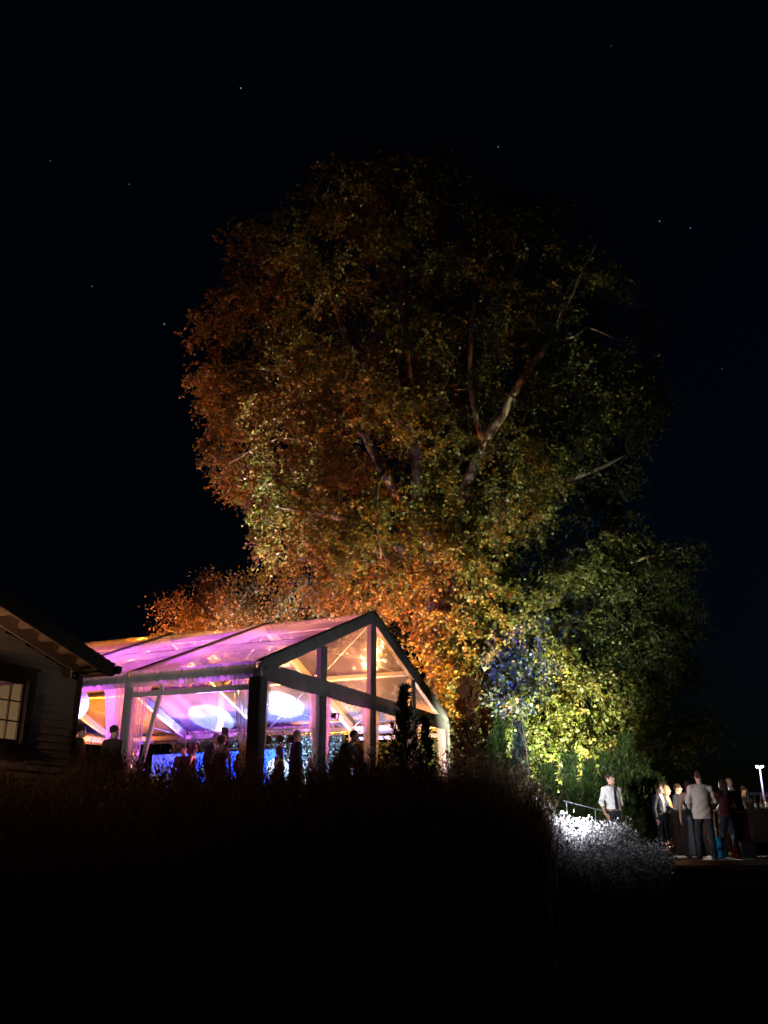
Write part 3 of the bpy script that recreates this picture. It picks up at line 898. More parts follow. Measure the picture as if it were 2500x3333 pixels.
# roof: deck, shingle courses, rake fascia, soffit, lookouts, gutter
RY0, RY1 = -.42, 8.4
ru = Vector((-1, 0, .267)).normalized(); rn = Vector((.267, 0, 1)).normalized()
tip = Vector((.3, 0, 2.61))
MB().beam(tip + Vector((0, RY0 + .03, 0)) + rn * -.02, tip + Vector((0, RY0 + .03, 0)) + ru * 4.03 + rn * -.02, .0 + .06, .05, rn)
rf = MB()
L_ = 4.04
for s in (0, 1):
    o_ = tip; u_ = ru; n_ = rn
    if s: o_ = Vector((-7.5, 0, 2.61)); u_ = Vector((1, 0, .267)).normalized(); n_ = Vector((-.267, 0, 1)).normalized()
    b = MB()
    p = [o_ + Vector((0, RY0, 0)), o_ + Vector((0, RY1, 0)), o_ + u_ * L_ + Vector((0, RY1, 0)), o_ + u_ * L_ + Vector((0, RY0, 0))]
    q = [v - n_ * .05 for v in p]
    b.v += [tuple(v) for v in p + q]
    b.f += [(0, 1, 2, 3), (7, 6, 5, 4), (0, 4, 5, 1), (3, 7, 4, 0), (1, 5, 6, 2)]
    ro = b.build('roof', M['soffit'], house)
    for k in range(28):
        a = o_ + u_ * (k * .144 - .02) + n_ * (.012)
        c = o_ + u_ * min(L_, (k * .144 + .17)) + n_ * .004
        bb = MB()
        for e, th in ((a, .016), (c, .006)):
            for y in (RY0 - .03, RY1 + .03):
                bb.v += [tuple(e + Vector((0, y, 0))), tuple(e + Vector((0, y, 0)) + n_ * th)]
        bb.f += [(1, 3, 7, 5), (0, 1, 5, 4), (2, 6, 7, 3), (0, 2, 3, 1), (0, 4, 6, 2)]
        bb.build('shingle_course', M['shingle'], ro)
    fa = MB().beam(o_ + Vector((0, RY0 - .012, 0)) - n_ * .10, o_ + u_ * (L_ - .01) + Vector((0, RY0 - .012, 0)) - n_ * .10, .035, .215, n_).build('rake_fascia', M['trim'], house)
    for k in range(9):
        e = o_ + u_ * (.42 + k * .46) - n_ * .105
        MB().beam(e + Vector((0, RY0 + .02, 0)), e + Vector((0, -.03, 0)), .09, .10, n_).build('lookout', M['soffit'], house)
    MB().beam(o_ + u_ * .25 + Vector((0, -.045, 0)) - n_ * .17, o_ + u_ * (L_ - .05) + Vector((0, -.045, 0)) - n_ * .17, .03, .22, n_).build('frieze_board', M['siding'], house)
MB().box((.30, RY0 - .02, 2.44), (.335, RY1, 2.59)).build('eave_fascia', M['trim'], house)
MB().box((.02, RY0 + .02, 2.43), (.295, RY1, 2.45)).build('eave_soffit', M['soffit'], house)
b = MB(); P = []
for y in (RY0 - .06, RY1):
    P.append([(.338, y, 2.60), (.34, y, 2.50), (.37, y, 2.47), (.42, y, 2.475), (.45, y, 2.52), (.46, y, 2.60), (.475, y, 2.605)])
b.grid(P); b.poly(P[0][:6]); b.build('gutter', M['trim'], house, False)
# porch lamp further along the gable wall
pl_ = empty('porch_lamp', tuple(HM @ Vector((-3.3, -.05, 1.75))), TA); tag(pl_, 'warm porch lamp on the gable wall left of the lit window', 'lamp')
MB().box((-.05, 0, -.08), (.05, .03, .12)).build('back_plate', M['black'], pl_)
MB().lathe([(.03, -.06), (.06, .02), (.05, .08), (.02, .1)], 10, (0, -.1, 0)).build('lantern', emit_mat('porch_glow', (1, .7, .4), 6), pl_, True)
add_light('lamp_light', 'POINT', pl_, (0, -.24, 0), 46, (1, .5, .27), radius=.06)
# flood on the hidden side wall of the house, aimed up at the tent valance
wp = HM @ Vector((.16, 1.1, 1.85)); ta = tw(-.1, 2.7, 3.35)
fl_ = empty('flood_lamp', tuple(wp), 0); tag(fl_, 'flood lamp on the side wall of the house, aimed at the tent eave', 'lamp')
d = (ta - wp).normalized()
hh = MB().lathe([(.04, -.08), (.06, -.06), (.07, .05), (.06, .05)], 12).build('housing', M['black'], fl_, True); hh.rotation_euler = d.to_track_quat('Z', 'Y').to_euler()
MB().lathe([(0, .03), (.055, .03)], 12).build('lens', emit_mat('flood_lens', (1, .95, .88), 4), hh)
MB().box((-.03, -.2, -.03), (.03, 0, .03)).build('bracket', M['black'], fl_)
add_light('lamp_light', 'SPOT', fl_, tuple(d * .1), 230, (1, .95, .88), tuple(ta - wp), 56, 1.0, .05)
# little dome camera under the rake
sc_ = empty('security_camera', tuple(HM @ Vector((-.22, -.06, 2.33))), TA)
tag(sc_, 'small dome camera under the roof edge of the house by the corner', 'camera')
MB().box((-.04, 0, .02), (.04, .03, .14)).build('mount', M['siding'], sc_)
MB().lathe([(.005, -.07), (.04, -.055), (.058, -.02), (.06, .02), (.05, .05), (.005, .055)], 14).build('dome', M['blackgloss'], sc_, True).location = (0, -.05, .05)

# ------------------------------------------------------------------ big plane tree behind the tent
CROWN = [(-9.15, 20.91), (-8.46, 18.54), (-8.13, 15.38), (-7.19, 13.37), (-5.8, 13.79), (-5.9, 12.11), (-5.56, 10.47), (-4.44, 8.36), (0.0, 7.2), (2.44, 4.01), (2.74, 1.57), (7.73, 1.37), (10.24, 1.72), (11.85, 3.3), (12.53, 6.02), (12.15, 7.54), (13.33, 9.48), (12.72, 10.9), (10.18, 12.99), (11.58, 15.13), (12.5, 18.06), (11.97, 21.15), (10.45, 25.93), (7.2, 27.55), (3.91, 30.16), (-1.6, 30.29), (-4.32, 29.18), (-4.89, 26.81), (-7.51, 25.41), (-7.27, 23.03)]
TX, TY = 2.35, 36.0
def in_poly(P, poly):
    x, y = P[:, 0], P[:, 1]; ins = np.zeros(len(P), bool); d = np.full(len(P), 1e9)
    n = len(poly)
    for i in range(n):
        (x0, y0), (x1, y1) = poly[i], poly[(i + 1) % n]
        c = ((y0 > y) != (y1 > y)) & (x < (x1 - x0) * (y - y0) / (y1 - y0 + 1e-12) + x0)
        ins ^= c
        t = np.clip(((x - x0) * (x1 - x0) + (y - y0) * (y1 - y0)) / ((x1 - x0) ** 2 + (y1 - y0) ** 2), 0, 1)
        d = np.minimum(d, np.hypot(x - x0 - t * (x1 - x0), y - y0 - t * (y1 - y0)))
    return ins, d

def grow(tree, limbs, clusters, twig_mat, limb_mat, twig_r=.010, kink=.25):
    """limbs: polylines with radii, each a part; then every leaf cluster is joined to the nearest wood"""
    nodes = []
    for li, (pts, rad) in enumerate(limbs):
        pts = [Vector(p) for p in pts]
        # resample with a little waviness
        P = []; Rr = []
        for i in range(len(pts) - 1):
            n = max(2, int((pts[i + 1] - pts[i]).length / .6))
            for k in range(n):
                t = k / n
                a = pts[max(0, i - 1)]; b = pts[i]; c = pts[i + 1]; d = pts[min(len(pts) - 1, i + 2)]
                q = .5 * ((2 * b) + (c - a) * t + (2 * a - 5 * b + 4 * c - d) * t * t + (3 * b - a - 3 * c + d) * t ** 3)
                r_ = rad[i] + (rad[i + 1] - rad[i]) * t
                w = min(.22, .05 + r_ * .7)
                q = q + Vector((mnoise.noise((q.z * .9, q.x, 1)), mnoise.noise((q.z * .9, q.x, 7)), 0)) * w
                P.append(q); Rr.append(r_ * (1 + .08 * mnoise.noise((q.z * 2, q.x * 2, 3))))
        P.append(pts[-1]); Rr.append(rad[-1])
        MB().tube(P, Rr, 10 if rad[0] > .3 else 7).build('trunk' if li == 0 else 'limb', limb_mat, tree, True)
        for q, r_ in zip(P, Rr): nodes.append((q.x, q.y, q.z, r_))
    N = np.array(nodes)
    pos = N[:, :3]
    C = np.array(clusters)
    d0 = np.array([np.min(np.linalg.norm(pos - c, axis=1)) for c in C])
    A, B, RA, RB = [], [], [], []
    buf = np.zeros((len(pos) + len(C) * 3, 3)); buf[:len(pos)] = pos; cnt = len(pos)
    rb = np.zeros(len(buf)); rb[:cnt] = N[:, 3]
    for i in np.argsort(d0):
        c = C[i]
        dd = np.linalg.norm(buf[:cnt] - c, axis=1) + .25 * np.maximum(0, buf[:cnt, 2] - c[2])
        k = int(np.argmin(dd)); a = buf[k].copy()
        L_ = np.linalg.norm(c - a)
        if L_ < .05: continue
        m1 = a + (c - a) * .35 + RNG.normal(size=3) * kink * L_ * .35 + np.array([0, 0, .10 * L_])
        m2 = a + (c - a) * .7 + RNG.normal(size=3) * kink * L_ * .3 + np.array([0, 0, .06 * L_])
        r0 = min(rb[k] * .7, twig_r * (1.0 + 1.6 * L_)); q = [a, m1, m2, c]; rr = [r0, r0 * .8, r0 * .6, r0 * .35]
        for j in range(3):
            A.append(q[j]); B.append(q[j + 1]); RA.append(rr[j]); RB.append(rr[j + 1])
        for j in (1, 2, 3):
            buf[cnt] = q[j]; rb[cnt] = max(.006, rr[j]); cnt += 1
    tag(seg_tubes('twigs', A, B, np.array(RA), np.array(RB), twig_mat, tree), kind='stuff')

ptree = empty('plane_tree', (0, 0, 0))
tag(ptree, 'huge plane tree behind the clear tent, lit orange and green from below', 'tree')
Y = TY
LIMBS = [
 ([(2.4, Y, .2), (2.45, Y, 4), (2.38, Y, 7.1), (2.3, Y, 10.3), (1.75, Y - .3, 13.1), (1.25, Y - .6, 16), (.8, Y, 20), (.9, Y, 24), (1.2, Y, 27.8)], [.85, .68, .6, .5, .38, .3, .2, .12, .04]),
 ([(2.3, Y, 9.9), (3.1, Y - 2, 12.4), (3.95, Y - 3.6, 14.3), (5.3, Y - 4.6, 16.5), (6.9, Y - 5.0, 19.0), (7.3, Y - 4.6, 22.4), (7.0, Y - 3.6, 25.6)], [.30, .25, .21, .18, .14, .08, .03]),
 ([(6.5, Y - 4.8, 18.4), (7.6, Y - 4.8, 18.6), (8.3, Y - 4.6, 19.2), (9.3, Y - 4.2, 18.9), (10.4, Y - 3.6, 19.1)], [.10, .08, .06, .035, .012]),
 ([(6.9, Y - 5.0, 19.0), (7.9, Y - 5.0, 21.2), (8.9, Y - 4.6, 23.2), (9.6, Y - 4, 24.6)], [.13, .10, .06, .03]),
 ([(2.5, Y, 6.8), (4.3, Y - 1.2, 8.0), (6.2, Y - 2.4, 8.2), (7.8, Y - 3.0, 8.7), (9.3, Y - 3.2, 9.6), (11.2, Y - 4, 10.0)], [.30, .25, .2, .15, .09, .03]),
 ([(2.0, Y, 11.6), (.1, Y - 1.6, 13.8), (-1.1, Y - 2.2, 15.8), (-3, Y - 2.4, 17.0), (-4.6, Y - 2.6, 18.3), (-6.9, Y - 2, 18.6)], [.26, .2, .15, .1, .06, .02]),
 ([(1.25, Y - .6, 16), (-1, Y - 2, 19), (-2.4, Y - 2, 22.5), (-3.4, Y - 1.4, 26)], [.2, .15, .1, .03]),
 ([(2.35, Y, 9.2), (.3, Y - 3, 10.6), (-2, Y - 4.2, 11.2), (-4.0, Y - 4, 11.6)], [.22, .17, .11, .03]),
 ([(2.9, Y - 1.5, 11.8), (5.5, Y - 3, 12.6), (8, Y - 3.6, 13.2), (9.8, Y - 3.2, 14.2)], [.2, .14, .1, .03]),
 ([(1.75, Y - .3, 13.1), (3, Y + 2, 17), (4, Y + 2.5, 21), (4.5, Y + 2, 25)], [.24, .18, .12, .03]),
 ([(2.45, Y, 5), (4.5, Y - 1.0, 6), (6.9, Y - 1.8, 6.1), (8.8, Y - 2.2, 5.1), (10, Y - 2.4, 3.4)], [.2, .14, .09, .06, .02]),
 ([(-1.1, Y - 2.2, 15.8), (-2.2, Y - 3.0, 14.6), (-4.2, Y - 3.2, 14.9), (-6.3, Y - 2.8, 13.9)], [.12, .09, .06, .02]),
 ([(.1, Y - 2.4, 13.8), (-.2, Y - 4.4, 12.6), (-.3, Y - 5.2, 10.8), (-.1, Y - 5.4, 9.2)], [.11, .08, .05, .02]),
 ([(1.25, Y - .6, 16), (1.1, Y - 3, 18.5), (.3, Y - 4, 21), (-.2, Y - 4, 23.5)], [.16, .12, .08, .03]),
 ([(3.95, Y - 3.6, 14.3), (3.4, Y - 4.6, 16.6), (3.5, Y - 5, 19), (3.9, Y - 4.6, 22)], [.14, .1, .07, .03]),
]
n = 26000
P2 = np.stack([RNG.uniform(-9.6, 13.8, n), RNG.uniform(1.2, 30.6, n)], 1)
ins, dist = in_poly(P2, CROWN)
edge = np.array([1.15 * mnoise.noise((p[0] * .38, p[1] * .38, 9)) + .35 * mnoise.noise((p[0] * 1.6, p[1] * 1.6, 4)) for p in P2])
half = np.minimum(6.8, .9 + 1.45 * np.sqrt(np.maximum(dist, 0)) * 1.7)
dep = RNG.uniform(-1, 1, n); dep = np.sign(dep) * np.abs(dep) ** .8
P3 = np.stack([P2[:, 0], TY + dep * half, P2[:, 1]], 1)
lump = np.array([mnoise.noise((p[0] * .42, p[1] * .42, p[2] * .5)) + .5 * mnoise.noise((p[0] * 1.0, p[1] * 1.0, p[2] * 1.1 + 40)) for p in P3])
keep = ins & (dist > .35 + edge) & (lump > .04)
# keep the crown clear of the tent roof
def clear_of_tent(q):
    lx = (q[:, 0] - TL[0]) * math.cos(TA) + (q[:, 1] - TL[1]) * math.sin(TA)
    ly = -(q[:, 0] - TL[0]) * math.sin(TA) + (q[:, 1] - TL[1]) * math.cos(TA)
    zr = TL[2] + EZ + (RZ - EZ) * (1 - np.abs(lx - W / 2) / (W / 2))
    return ~((lx < W + 1.0) & (ly > -1.2) & (q[:, 2] < np.maximum(zr, TL[2] + EZ) + .9))
ok = clear_of_tent(P3)
P3 = P3[keep & ok][:4300]
def extra(n, lo, hi, thr, inside=True):
    q = RNG.uniform(lo, hi, size=(n, 3))
    l_ = np.array([mnoise.noise((p[0] * .6, p[1] * .6, p[2] * .7 + 90)) for p in q])
    i_, d_ = in_poly(q[:, [0, 2]], CROWN)
    return q[((i_ & (d_ > .2)) if inside else np.ones(n, bool)) & (l_ > thr) & clear_of_tent(q)]
P3 = np.concatenate([P3, extra(420, (-5, 31.5, 7.2), (4.5, 34.8, 12), -.05), extra(520, (3.2, 31.0, 1.6), (11.5, 34.5, 9), -.02), extra(330, (1.2, 32.6, 2.5), (5.2, 35.2, 9.5), -.3), extra(150, (-1.6, 34.2, .9), (3.4, 36.8, 4.8), -.3, False)])
grow(ptree, LIMBS, P3, M['twig'], M['bark'], .011, .3)
# every cluster carries drooping sprays: a short twig with leaves set along it
nC = len(P3); ns, nl = 6, 13
sdir = rand_dirs(nC * ns); sdir[:, 2] -= .25; sdir /= np.linalg.norm(sdir, axis=1, keepdims=True)
slen = RNG.uniform(.35, .95, nC * ns)
s0 = np.repeat(P3, ns, axis=0) + RNG.normal(0, .10, (nC * ns, 3))
s1 = s0 + sdir * slen[:, None] * .55; s2 = s1 + sdir * slen[:, None] * .45 - np.array([0, 0, .22]) * slen[:, None]
tag(seg_tubes('fine_twigs', np.concatenate([s0, s1]), np.concatenate([s1, s2]), np.full(2 * nC * ns, .007), np.full(2 * nC * ns, .0035), M['twig'], ptree, 3), kind='stuff')
t = RNG.uniform(.05, 1.08, (nC * ns, nl))[:, :, None]
cc = np.where(t < .55, s0[:, None] + (s1 - s0)[:, None] * (t / .55), s1[:, None] + (s2 - s1)[:, None] * ((t - .55) / .45)).reshape(-1, 3)
cc = cc + RNG.normal(0, .055, cc.shape)
nL = len(cc)
ax = rand_dirs(nL) + .5 * np.repeat(sdir, nl, axis=0); ax[:, 2] -= .45
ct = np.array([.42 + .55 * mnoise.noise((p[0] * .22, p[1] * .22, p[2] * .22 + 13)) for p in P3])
ct = np.clip(ct + .10 * (P3[:, 2] > 15) + .26 * (P3[:, 0] < 2.5) - .14 * (P3[:, 0] > 4), 0, 1)  # orange light on the left crown put into leaf tone, right kept greener
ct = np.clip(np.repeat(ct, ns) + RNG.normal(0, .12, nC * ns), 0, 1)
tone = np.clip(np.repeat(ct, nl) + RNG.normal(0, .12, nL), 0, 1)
tag(leaves('crown', cc, RNG.uniform(.06, .15, nL), ax, M['planeleaf'], ptree, tone, LEAF6), kind='stuff')

# ------------------------------------------------------------------ smaller tree behind the tent's left end
st = empty('locust_tree', (0, 0, 0))
tag(st, 'small feathery tree glowing orange above the left end of the tent roof', 'tree')
base = Vector((-7.6, 41.5, .7))
limbs = [([base, base + Vector((.1, 0, 4)), base + Vector((0, 0, 6.5)), base + Vector((-.3, 0, 8.5)), base + Vector((-.2, 0, 10.6))], [.22, .18, .14, .09, .03])]
for (dx, dy, dz, h) in ((-2.6, -.6, 2.4, 5.6), (2.4, -.8, 2.8, 5.8), (-1.4, .8, 3.6, 6.2), (1.3, -1.2, 3.6, 6.4), (-3.3, .3, 1.2, 5.4), (3.0, .8, 1.6, 5.5)):
    a = base + Vector((0, 0, h))
    limbs.append(([a, a + Vector((dx * .4, dy * .5, dz * .55)), a + Vector((dx, dy, dz))], [.10, .06, .02]))
n = 1500
Q = rand_dirs(n) * (RNG.uniform(0, 1, n) ** .4)[:, None] * np.array([3.6, 2.4, 2.6]) + np.array([base.x + .1, base.y - .2, 8.9])
lump = np.array([mnoise.noise((p[0] * .9, p[1] * .9, p[2] * .9)) for p in Q])
Q = Q[lump > .05][:520]
grow(st, limbs, Q, M['twig'], M['twig'], .008, .3)
nl = 40
off = RNG.normal(size=(len(Q) * nl, 3)) * .26
tag(leaves('crown', np.repeat(Q, nl, axis=0) + off, RNG.uniform(.10, .19, len(Q) * nl), rand_dirs(len(Q) * nl) + np.array([0, 0, -.8]), M['locustleaf'], st, RNG.uniform(0, 1, len(Q) * nl), LEAF4, .8), kind='stuff')

# ------------------------------------------------------------------ conifers and shrubs
def conifer(name, loc, h, rad, m, label, group=None, nbr=120, up=.5, spray=.13, per=16, taper=.8, low=.04, droop=0., wid=.5):
    o = empty(name, loc); tag(o, label, 'tree' if h > 2.4 else 'shrub', group)
    MB().tube([(0, 0, -.1), (.02, 0, h * .5), (0, 0, h * .97)], [.018 + h * .014, .01 + h * .008, .006], 7).build('trunk', M['twig'], o, True)
    A, B, ra, rb, C, AX = [], [], [], [], [], []
    for k in range(nbr):
        t = low + (1 - low) * (k + random.random()) / nbr
        L_ = rad * (1 - t) ** taper * random.uniform(.55, 1.15) + .06
        th = random.uniform(0, 2 * math.pi)
        d = np.array([math.cos(th), math.sin(th), up + .5 * t]); d /= np.linalg.norm(d)
        p0 = np.array([0, 0, t * h]); p1 = p0 + d * L_ * .55; p2 = p0 + d * L_ + np.array([0, 0, (.18 - droop) * L_])
        A += [p0, p1]; B += [p1, p2]; ra += [.008, .005]; rb += [.005, .003]
        for q in range(per):
            s = random.uniform(.12, 1.0)
            pp = p0 + (p1 - p0) * (s / .55) if s < .55 else p1 + (p2 - p1) * ((s - .55) / .45)
            C.append(pp); a = d + np.random.default_rng(k * 100 + q).normal(size=3) * .55; a[2] += .25 - droop; AX.append(a)
    for q in range(10):
        C.append(np.array([0, 0, h * .93])); AX.append(np.array([random.gauss(0, .3), random.gauss(0, .3), 1.]))
    seg_tubes('branches', A, B, np.array(ra), np.array(rb), M['twig'], o, 4)['kind'] = 'stuff'
    C = np.array(C); n = len(C)
    tag(leaves('foliage', C, RNG.uniform(.6, 1.25, n) * spray, np.array(AX), m, o, RNG.uniform(0, 1, n), LEAF4, wid, .1), kind='stuff')
    return o
conifer('juniper', (.39, 17.0, gz(.39, 17) - .05), 2.55 - gz(.39, 17), 1.0, M['juniper'], 'dark pointed juniper standing before the right part of the tent gable', nbr=130, up=.9, spray=.12, per=26, taper=1.25, wid=.4)
conifer('juniper', (.80, 17.3, gz(.8, 17.3) - .05), 1.98 - gz(.8, 17.3), .38, M['juniper'], 'short slim dark juniper beside the taller pointed one', nbr=80, up=.8, spray=.11, per=20, taper=1.05)
conifer('bald_cypress', (2.45, 26.4, gz(2.45, 26.4)), 3.7, .75, M['redshrub'], 'slender russet conifer just right of the tent corner', nbr=230, up=.25, spray=.16, per=22, taper=.5)
conifer('bald_cypress', (3.2, 28.2, gz(3.2, 28.2)), 3.3, .6, M['redshrub'], 'thin russet conifer behind the first russet one, half hidden', nbr=150, up=.25, spray=.15, per=16, taper=.5)
conifer('arborvitae', (3.15, 25.0, gz(3.15, 25)), 2.55, .55, M['cypress'], 'green conical shrub left of the blue lit one', nbr=160, up=.7, spray=.15, per=22)
conifer('bluelit_spruce', (3.62, 24.4, gz(3.62, 24.4)), 2.75, .5, M['bluelit_needles'], 'small spruce caught in blue light below the plane tree', nbr=150, up=.5, spray=.13, per=22)
conifer('arborvitae', (2.75, 23.2, gz(2.75, 23.2)), 1.7, .45, M['cypress'], 'low dark green shrub between the russet conifer and the blue lit one', nbr=130, up=.7, spray=.14, per=20)
CY = [(4.30, 24.3, 2.0, .62), (4.85, 24.0, 2.42, .72), (5.45, 24.5, 2.3, .48), (6.0, 24.9, 2.45, .8), (6.55, 24.9, 2.95, .85), (7.15, 25.6, 2.5, .7), (7.7, 26.2, 2.0, .7)]
CL = ['first feathery cypress of the row, above the handrail top', 'second feathery cypress of the row, above the handrail', 'feathery cypress just left of the man in shirt and tie', 'feathery cypress directly behind the man in shirt and tie',
      'tallest feathery cypress, right of the man in shirt and tie', 'feathery cypress behind the man in the dark suit', 'dim low cypress at the bar end of the row']
for (x, y, h, r_), lab in zip(CY, CL):
    conifer('cypress', (x, y, gz(x, y) - .05), h, r_, M['cypress'], lab, 'cypresses in a row behind the handrail', nbr=170, up=1.7, spray=.19, per=34, taper=.5, wid=.3)
# bare saplings
for (x, y, h, lx, lab) in ((3.80, 23.4, 3.4, -.32, 'taller bare thin sapling leaning left by the blue lit spruce'), (3.62, 23.0, 1.9, -.2, 'shorter bare thin sapling by the blue lit spruce')):
    o = empty('sapling', (x, y, gz(x, y))); tag(o, lab, 'sapling', 'bare saplings')
    MB().tube([(0, 0, -.05), (lx * .3, 0, h * .35), (lx * .6, 0, h * .7), (lx, 0, h)], [.022, .017, .011, .004], 6).build('trunk', M['twig'], o, True)
    for k in range(7):
        t = .4 + .55 * k / 7; s = 1 if k % 2 else -1
        MB().tube([(lx * t * .95, 0, h * t), (lx * t + s * .10, .05, h * t + .22), (lx * t + s * .14, .06, h * t + .45)], [.006, .004, .002], 4).build('branch', M['twig'], o)

# ------------------------------------------------------------------ planting: tall dark grasses and lit seed-head plants
def blades(name, n, region, hgt, wid, m, lean=.22, keepf=None, parent=None):
    x = RNG.uniform(region[0], region[1], n); y = RNG.uniform(region[2], region[3], n)
    # tufts
    tx = np.round(x / .45) * .45 + RNG.normal(0, .11, n); ty = np.round(y / .45) * .45 + RNG.normal(0, .11, n)
    if keepf is not None:
        kk = np.array([keepf(a, b) for a, b in zip(tx, ty)]); tx = tx[kk]; ty = ty[kk]
    n = len(tx)
    z = np.array([gz(a, b) for a, b in zip(tx, ty)]) - .03
    tuft = np.array([.8 + .45 * mnoise.noise((a * .9, b * .9, 2)) for a, b in zip(tx, ty)])
    h = RNG.uniform(hgt[0], hgt[1], n) * tuft
    th = RNG.uniform(0, 2 * math.pi, n); ln = np.abs(RNG.normal(0, lean, n)) * h
    w = RNG.uniform(wid[0], wid[1], n)
    B0 = np.stack([tx, ty, z], 1)
    dirv = np.stack([np.cos(th), np.sin(th), 0 * th], 1); sd = np.stack([-np.sin(th * 1.7), np.cos(th * 1.7), 0 * th], 1)
    mid = B0 + dirv * (ln * .3)[:, None]; mid[:, 2] += h * .58
    tip = B0 + dirv * ln[:, None]; tip[:, 2] += h * (1 - .25 * (ln / h) ** 2)
    V = np.stack([B0 - sd * w[:, None] / 2, B0 + sd * w[:, None] / 2, mid - sd * w[:, None] * .4, mid + sd * w[:, None] * .4, tip], 1).reshape(-1, 3)
    i0 = np.arange(n)[:, None] * 5
    loops = (i0 + np.array([[0, 1, 3, 2, 2, 3, 4]])).ravel()
    starts = (np.arange(n)[:, None] * 7 + np.array([[0, 4]])).ravel()
    o = np_mesh(name, V, loops, starts, m, parent, np.repeat(RNG.uniform(0, 1, n), 5))
    return o, tip
SPX, SPY = 3.78, 18.5
def keep_g(x, y): return x < .172 * y + .30 * mnoise.noise((x, y * .8, 0)) and not (abs(x + 5.9) < .9 and False)
go, tips = blades('tall_grass', 64000, (-9.5, 3.6, 7.0, 18.9), (.75, 1.45), (.006, .014), M['grassdry'], .2, keep_g)
tag(go, 'tall dry ornamental grasses filling the dark bank before the tent', 'grass', kind='stuff')
gt, tipst = blades('tall_stems', 7000, (-7.4, -4.3, 11.2, 14.7), (1.3, 2.1), (.004, .009), M['grassdry'], .12, lambda x, y: (x + 5.07) * .91 - (y - 14.9) * .41 > .1)
tag(gt, 'thin tall dry stems standing against the house wall', 'grass', kind='stuff')
sel = tips[RNG.uniform(0, 1, len(tips)) < .35]
cc = np.repeat(sel, 5, axis=0) + RNG.normal(size=(len(sel) * 5, 3)) * np.array([.02, .02, .07])
ax = rand_dirs(len(cc)) + np.array([0, 0, 1.4])
tag(leaves('grass_seedheads', cc, RNG.uniform(.03, .07, len(cc)), ax, M['grassdry'], None, RNG.uniform(0, 1, len(cc)), LEAF4, .5), 'feathery seed heads on the tall grasses of the dark bank', 'seed heads', kind='stuff')
def keep_p(x, y):
    if x > 5.45 and y > 19.1: return False
    if x > 5.8 and y > 17.6: return False
    if x > .298 * y + .2 * mnoise.noise((x, y, 5)) or x < .165 * y: return False
    if math.hypot(x - SPX, y - SPY) < .16: return False
    if abs(x - 5.1) < .16 and 20.6 < y < 21.2: return False
    return True
po, tips = blades('bank_plants', 10500, (2.0, 6.6, 12.6, 21.6), (.42, .72), (.006, .012), M['flower'], .22, keep_p)
tag(po, 'low grey stemmed plants on the bank lit white by the spotlight', 'plants', kind='stuff')
k = 9
stem0 = tips.copy()
cc = np.repeat(stem0, k, axis=0); cc[:, 2] -= np.tile(RNG.uniform(0, .34, len(stem0) * k), 1); cc[:, :2] += RNG.normal(0, .045, (len(cc), 2))
tag(leaves('seedheads', cc, RNG.uniform(.02, .05, len(cc)), rand_dirs(len(cc)) + np.array([0, 0, .5]), M['flower'], None, RNG.uniform(0, 1, len(cc)) ** 1.5, LEAF4, 1.0), 'small pale seed heads on the low plants around the spotlight', 'seed heads', kind='stuff')
# taller clumps close round the spotlight
def keep_s(x, y):
    r = math.hypot(x - SPX, y - SPY)
    return .12 < r < .95 + .4 * mnoise.noise((x * 2, y * 2, 8)) and x < SPX + .8 and not (y < SPY and abs(x - SPX * y / SPY) < .09)
p5, tips5 = blades('bank_plants', 5200, (2.2, 5.3, 16.8, 20.3), (.62, 1.0), (.006, .013), M['flower'], .25, keep_s)
tag(p5, 'taller pale stemmed clumps close round the blazing spotlight', 'plants', kind='stuff')
cc = np.repeat(tips5, 12, axis=0); cc[:, 2] -= RNG.uniform(0, .5, len(cc)); cc[:, :2] += RNG.normal(0, .06, (len(cc), 2))
tag(leaves('seedheads', cc, RNG.uniform(.03, .07, len(cc)), rand_dirs(len(cc)) + np.array([0, 0, .5]), M['flower'], None, RNG.uniform(0, 1, len(cc)) ** 1.3, LEAF4, 1.0), 'pale seed heads close round the blazing spotlight', 'seed heads', kind='stuff')
# dry upright grass behind the spotlight
g2, tips2 = blades('dry_grass', 5000, (4.0, 6.4, 20.9, 23.4), (.5, .9), (.005, .010), leaf_mat('straw', [(0, (.16, .12, .05)), (1, (.34, .26, .12))], .3, .02), .15, lambda x, y: not (x > 5.4 and y < 24 and x > 5.4))
tag(g2, 'straw coloured upright grass behind the spotlight under the handrail', 'grass', kind='stuff')

# ------------------------------------------------------------------ garden lamps outside
def ground_spot(loc, aim, lab, colr, watts, cone, lens, blend=.5, group='garden uplights', name='garden_spotlight', rad=.06):
    o = fixture(name, loc, lab, group, aim=aim, m=M[lens])
    d = (Vector(aim) - Vector(loc)).normalized()
    add_light('lamp_light', 'SPOT', o, tuple(Vector((0, 0, .14)) + d * .13), watts, colr, tuple(Vector(aim) - Vector(loc)), cone, blend, rad)
    return o
M['lens_glare'] = emit_mat('lens_glare', (.92, .95, 1), 60)
sz = gz(SPX, SPY)
o = ground_spot((SPX, SPY, -.02), (6.2, 34, 8.6), 'blazing white spotlight among the bank plants beside the handrail', (.93, .96, 1), 3600, 46, 'lens_glare', .8, group='white spotlights')
MB().tube([(0, 0, .02), (0, 0, (sz - .12) * 2)], .014, 6).build('stake', M['black'], o)
MB().lathe([(.002, -.05), (.035, -.035), (.05, 0), (.035, .035), (.002, .05)], 12, (0, 0, .30)).build('glare_bulb', M['lens_glare'], o, True)
o.scale = (.5, .5, .5)
add_light('spill_light', 'POINT', o, (.0, .0, .44), 380, (.92, .95, 1), radius=.05)
